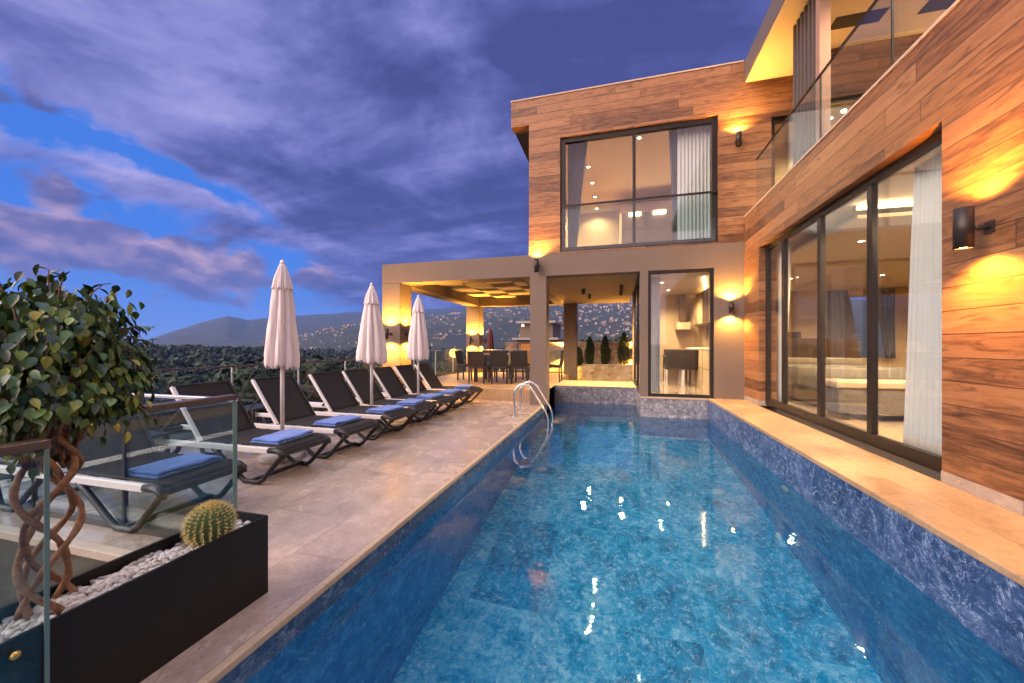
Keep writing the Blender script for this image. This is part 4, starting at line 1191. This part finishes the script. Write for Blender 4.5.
# forest on the near slopes (one uncountable mass)
M['forest'] = foliage('forest_leaf', (.012,.022,.010), (.026,.042,.018), (.055,.075,.03), rough=.8, scale=.05)
r6 = random.Random(99)
tmpl = []
for q in range(9):
    ps = []
    for k in range(95 if q < 5 else 520):
        while True:
            p = Vector((r6.uniform(-1,1), r6.uniform(-1,1), r6.uniform(-1,1)))
            if .45 < p.length < 1: break
        p = Vector((p.x, p.y, p.z))*(.8+.35*mnoise.noise(p*1.7+Vector((q*5,0,0))))
        n_ = (p.normalized()+Vector((r6.uniform(-.6,.6),)*3)).normalized(); s = n_.orthogonal().normalized()
        s = Matrix.Rotation(r6.uniform(0,6.3), 3, n_) @ s; u_ = n_.cross(s); L = r6.uniform(.16,.30) if q < 5 else r6.uniform(.055,.12)
        ps.append((p+s*L, p-s*L*.5+u_*L*.8, p-s*L*.6-u_*L*.7, ))
    tmpl.append(ps)
b = MB()
cnt = 0
while cnt < 10500:
    a = r6.uniform(-1.02, .18) if cnt < 8200 else r6.uniform(-1.9, -1.0); r = 45 + 640*(r6.random()**1.25)
    pxx = px_of(a)
    x, y = r*math.sin(a), r*math.cos(a)
    if y < 32 and x > -9: continue
    if pxx > 540 and r < 75: continue
    if mnoise.noise(Vector((x*.012, y*.012, 5))) < -.55: continue
    z = terr(x, y); h = r6.choice((2.4,3.2,4.,5.,6.,7.5))*r6.uniform(.8,1.15)*(1 if r < 250 else 1.25); w = h*r6.uniform(.42,.62)
    nleaf = 95 if r < 200 else (60 if r < 380 else 36)
    near = r < 150
    if near: nleaf = 520
    for (p, q, s) in (tmpl[5+r6.randrange(4)] if near else tmpl[r6.randrange(5)])[:nleaf]:
        k = 1 if nleaf >= 95 else (1.25 if nleaf == 60 else 1.6)
        c = (p+q+s)/3
        b.add([Vector(((c.x+(w_.x-c.x)*k)*w + x, (c.y+(w_.y-c.y)*k)*w + y, (c.z+(w_.z-c.z)*k)*h*.5 + z + h*.5)) for w_ in (p, q, s)], [(0,1,2)])
    cnt += 1
o = b.build('forest', M['forest']); tag(o, 'dark wooded hillside of shrubs and low trees below the villa', 'forest', kind='stuff')

# hillside town
M['house_wall'] = [plain('town_wall_%d' % i, c, .9, var=.1, scale=.5) for i, c in enumerate([(.20,.16,.14),(.25,.21,.19),(.16,.13,.12),(.19,.13,.10)])]
M['roof_tile'] = plain('town_roof', (.30,.14,.09), .9, var=.2, scale=.5)
M['town_lit'] = emit('town_window', (1,.66,.36), 1.1)
M['town_lamp'] = emit('town_lamp', (1,.70,.40), 2.6)
def house_mesh(i, w, d, h, hip):
    b = MB(); b.box(-w/2, w/2, -d/2, d/2, -3, h)
    b.mi = 1
    if hip:
        b.add([(-w/2-.4,-d/2-.4,h),(w/2+.4,-d/2-.4,h),(w/2+.4,d/2+.4,h),(-w/2-.4,d/2+.4,h),(-w/5,0,h+1.8),(w/5,0,h+1.8)], [(0,1,5,4),(2,3,4,5),(1,2,5),(3,0,4),(0,3,2,1)])
    else: b.box(-w/2-.2, w/2+.2, -d/2-.2, d/2+.2, h, h+.4)
    b.mi = 2
    for k, (ux, uz) in enumerate(((-.3,.25),(.05,.6),(.3,.3))):
        if (k+i) % 3: b.box(w*ux-.6, w*ux+.6, -d/2-.06, -d/2-.01, h*uz, h*uz+1.3)
    return b
hp = []
for i, (w, d, h, hip) in enumerate(((9,8,6,True),(12,9,7,True),(8,8,8,False),(14,9,6,False),(7,7,4,True),(10,10,9,False))):
    o = house_mesh(i, w, d, h, hip).build('town_house', [M['house_wall'][i % 4], M['roof_tile'] if hip else M['house_wall'][(i+1) % 4], M['town_lit']])
    hp.append(o)
cnt = 0
HL = 'small pale house with lit windows on the hillside town far behind the villa'
spots_h = []
while cnt < 290:
    if cnt < 150:   # dense quarter seen through the porch
        pxx = r6.uniform(556, 660); r = r6.uniform(800, 1600)
    elif cnt < 235: pxx = r6.uniform(425, 565); r = 850 + 1250*r6.random()
    else: pxx = r6.uniform(262, 430); r = r6.uniform(1350, 1750)
    a = math.atan((pxx-512)/F_PX) - YAW
    x, y = r*math.sin(a), r*math.cos(a)
    if cnt >= 150 and fbm(x, y, .004, 2) < .0: continue
    z = terr(x, y)
    if cnt < 6: o = hp[cnt]
    else:
        o = hp[r6.randrange(6)].copy(); COL.objects.link(o)
    o.location = (x, y, z); o.rotation_euler = (0, 0, r6.uniform(-.6,.6) - a); k = r6.uniform(.45,.8) if r < 1000 else r6.uniform(.6,1.0); o.scale = (k, k, k)
    tag(o, HL, 'house', 'houses of the hillside town')
    cnt += 1
b = MB(); n = 0
while n < 620:
    pxx = r6.uniform(270, 660); r = r6.uniform(700, 2300)
    a = math.atan((pxx-512)/F_PX) - YAW
    x, y = r*math.sin(a), r*math.cos(a)
    if fbm(x+300, y, .003, 2) < -.05: continue
    z = terr(x, y)+5; s = .0005*r*r6.uniform(.5,1.4)
    b.add([(x-s,y,z),(x+s,y,z),(x,y-s,z),(x,y+s,z),(x,y,z-s),(x,y,z+s)], [(0,2,5),(2,1,5),(1,3,5),(3,0,5),(2,0,4),(1,2,4),(3,1,4),(0,3,4)]); n += 1
o = b.build('street_lights', M['town_lamp']); tag(o, 'scattered warm street lights over the distant hillside town', 'street lights', kind='stuff')

# ------------------------------------------------------------------ haze
HAZE = True
if HAZE:
    b = MB(); b.box(-4800, 4800, -4800, 4800, -80, 500)
    m, t = mat('haze_air'); vol = t.node('ShaderNodeVolumePrincipled', inp={'Color': (.20,.40,1.0), 'Density': .00011, 'Anisotropy': .1})
    t.l.new(vol.outputs[0], t.out.inputs['Volume'])
    o = b.build('haze', m); tag(o, 'blue evening haze over the valley', 'haze', kind='stuff')

# ------------------------------------------------------------------ world
wd = bpy.data.worlds.new('World'); scene.world = wd; wd.use_nodes = True
t = NT(wd.node_tree); t.n.clear()
out = t.node('ShaderNodeOutputWorld'); bg = t.node('ShaderNodeBackground')
t.l.new(bg.outputs[0], out.inputs[0])
co = t.node('ShaderNodeTexCoord').outputs['Generated']
d = t.sep(co)
SKY_ROT = 28
sky = t.node('ShaderNodeTexSky', sky_type='NISHITA', sun_disc=False, sun_elevation=R(2), sun_rotation=R(200))
zc = t.math('MAXIMUM', d[2], 0.0)
inv = t.math('DIVIDE', 1., t.math('ADD', zc, .16))
pxn = t.math('MULTIPLY', d[0], inv); pyn = t.math('MULTIPLY', d[1], inv)
# azimuth-like coordinate: how far left of the view
az = t.math('ARCTAN2', d[0], d[1])
el = t.math('ARCSINE', d[2])
wn = t.noise(t.comb(t.math('MULTIPLY', az, 5.), t.math('MULTIPLY', el, 9.), 1.), 1.3, 5, .6)
elw = t.math('ADD', el, t.math('MULTIPLY', t.math('SUBTRACT', wn, .5), .16))
def blob(a, e, sa, se, slope=0.):
    """soft bump in the sky around azimuth a, elevation e (radians)"""
    u = t.math('SUBTRACT', az, a); v = t.math('SUBTRACT', elw, e)
    if slope: v = t.math('SUBTRACT', v, t.math('MULTIPLY', u, slope))
    q = t.math('ADD', t.math('POWER', t.math('ABSOLUTE', t.math('DIVIDE', u, sa)), 2.), t.math('POWER', t.math('ABSOLUTE', t.math('DIVIDE', v, se)), 2.))
    return t.math('EXPONENT', t.math('MULTIPLY', q, -1.))
def total(parts):
    out_ = 0.
    for k, p in parts: out_ = t.math('ADD', out_, t.math('MULTIPLY', p, k))
    return out_
clear = t.ramp(zc, [(0,(.075,.145,.34)),(.08,(.030,.105,.33)),(.22,(.017,.088,.35)),(.9,(.02,.07,.29))])
clear = t.mix(.006, clear, sky.outputs[0], 'ADD')
# high cloud deck in streaks
rot = t.node('ShaderNodeMapping', vector_type='POINT'); rot.inputs['Rotation'].default_value = (0,0,R(SKY_ROT)); rot.inputs['Scale'].default_value = (.40,1.3,1)
t.l.new(t.comb(pxn, pyn, 0), rot.inputs['Vector'])
c1 = t.noise(rot.outputs[0], 1.1, 7, .52, .5)
c1b = t.noise(t.comb(pxn, pyn, 2.0), 3.0, 7, .56, .4)
cov = t.math('ADD', t.math('MULTIPLY', c1, .65), t.math('MULTIPLY', c1b, .35))
holes = total(((.34, blob(-1.17,.37,.10,.030,-.25)), (.30, blob(-.98,.335,.15,.020,-.35)), (.40, blob(-1.06,.09,.28,.075)), (.40, blob(-1.16,.245,.12,.055)), (.42, blob(-1.02,.19,.10,.06)), (.42, blob(-.85,.165,.08,.065)), (.20, blob(-.80,.08,.14,.04))))
bias = t.math('SUBTRACT', t.math('ADD', .20, t.maprange(az, -.95, -.6, 0., .12)), holes)
mask = t.maprange(t.math('ADD', cov, bias), .50, .66)
shade = t.noise(rot.outputs[0], 1.35, 8, .50, .6)
sh2 = t.noise(t.comb(pxn, pyn, 7.), 1.9, 9, .62, .4)
sh = t.math('ADD', t.math('MULTIPLY', shade, .58), t.math('MULTIPLY', sh2, .42))
sh = t.math('ADD', sh, total(((.075, blob(-.92,.29,.22,.035,-.3)), (.04, blob(-.45,.48,.25,.12)), (.045, blob(-1.0,.49,.25,.05,-.2)), (-.06, blob(-.80,.39,.35,.05,-.25)), (.055, blob(-.70,.20,.13,.06)), (-.06, blob(-.25,.28,.22,.16)), (-.03, blob(-.2,.60,.25,.1)), (-.05, blob(-1.1,.30,.15,.03,-.2)))))
sh = t.math('ADD', t.math('MULTIPLY', t.math('SUBTRACT', sh, .5), 1.45), .505)
ccol = t.ramp(sh, [(.40,(.028,.033,.112)),(.46,(.045,.050,.158)),(.515,(.070,.076,.208)),(.575,(.112,.114,.272)),(.68,(.185,.175,.345))])
skyc = t.mix(mask, clear, ccol)
# low cumulus, pinkish
cv = t.comb(t.math('MULTIPLY', az, 4.2), t.math('MULTIPLY', el, 6.8), 0.)
c2 = t.noise(cv, 1.7, 9, .55, .15)
puffs = total(((.27, blob(-1.14,.262,.06,.055,-.4)), (.36, blob(-1.13,.165,.17,.06)), (.27, blob(-1.00,.175,.06,.06)), (.32, blob(-.905,.18,.055,.075,.3)), (.14, blob(-.80,.13,.08,.05)), (.12, blob(-1.0,.075,.12,.02)), (.27, blob(-.335,.185,.035,.06)), (.12, blob(-.45,.12,.05,.04)), (.20, blob(-.74,.19,.07,.045))))
k2 = t.math('ADD', c2, t.math('SUBTRACT', puffs, .15))
m2 = t.math('MULTIPLY', t.maprange(k2, .495, .58), t.maprange(zc, .46, .36))
c2u = t.noise(t.comb(t.math('MULTIPLY', az, 4.2), t.math('ADD', t.math('MULTIPLY', el, 6.8), -.16), 0.), 1.7, 9, .55, .15)
relief = t.math('SUBTRACT', c2u, c2)                      # lighter towards the top of each puff
lum = t.math('ADD', .5, t.math('MULTIPLY', relief, 1.6))
ccol2 = t.ramp(lum, [(.30,(.046,.045,.125)),(.47,(.080,.066,.150)),(.60,(.150,.108,.180)),(.78,(.27,.18,.225))])
skyc = t.mix(t.math('MULTIPLY', m2, .93), skyc, ccol2)
# grey-blue veil of rain over the hills on the right
veil = t.math('MULTIPLY', t.maprange(zc, .30, .02), t.maprange(az, -.80, -.40))
skyc = t.mix(t.math('MULTIPLY', veil, .62), skyc, (.044,.052,.165))
zen = t.maprange(zc, .70, .97)
skyc = t.mix(zen, skyc, (.62,.70,.95))
# western afterglow behind the camera (out of view)
glow = t.math('MULTIPLY', t.maprange(d[1], .1, -.9), t.maprange(zc, .65, .0))
skyc = t.mix(glow, skyc, (1.7,1.05,.9))
t.l.new(skyc, bg.inputs['Color']); bg.inputs['Strength'].default_value = .80
sl = bpy.data.lights.new('sun', 'SUN'); sl.energy = 2.1; sl.angle = R(60); sl.color = (1,.78,.64)
so = bpy.data.objects.new('sun', sl); COL.objects.link(so)
sd = Vector((-.80, -.66, .58)).normalized()        # towards the afterglow
so.rotation_euler = sd.to_track_quat('Z', 'Y').to_euler(); so.location = (0,-20,30)

# ------------------------------------------------------------------ render settings
vs = scene.view_settings
vs.view_transform = 'Standard'; vs.look = 'None'; vs.exposure = 1.5; vs.gamma = 1; vs.use_curve_mapping = False
cy = scene.cycles
cy.use_denoising = True
try: cy.denoiser = 'OPENIMAGEDENOISE'
except Exception: pass
cy.max_bounces = 8; cy.diffuse_bounces = 4; cy.glossy_bounces = 5; cy.transmission_bounces = 6; cy.transparent_max_bounces = 24; cy.volume_bounces = 1
cy.sample_clamp_indirect = 4; cy.caustics_reflective = False; cy.caustics_refractive = True
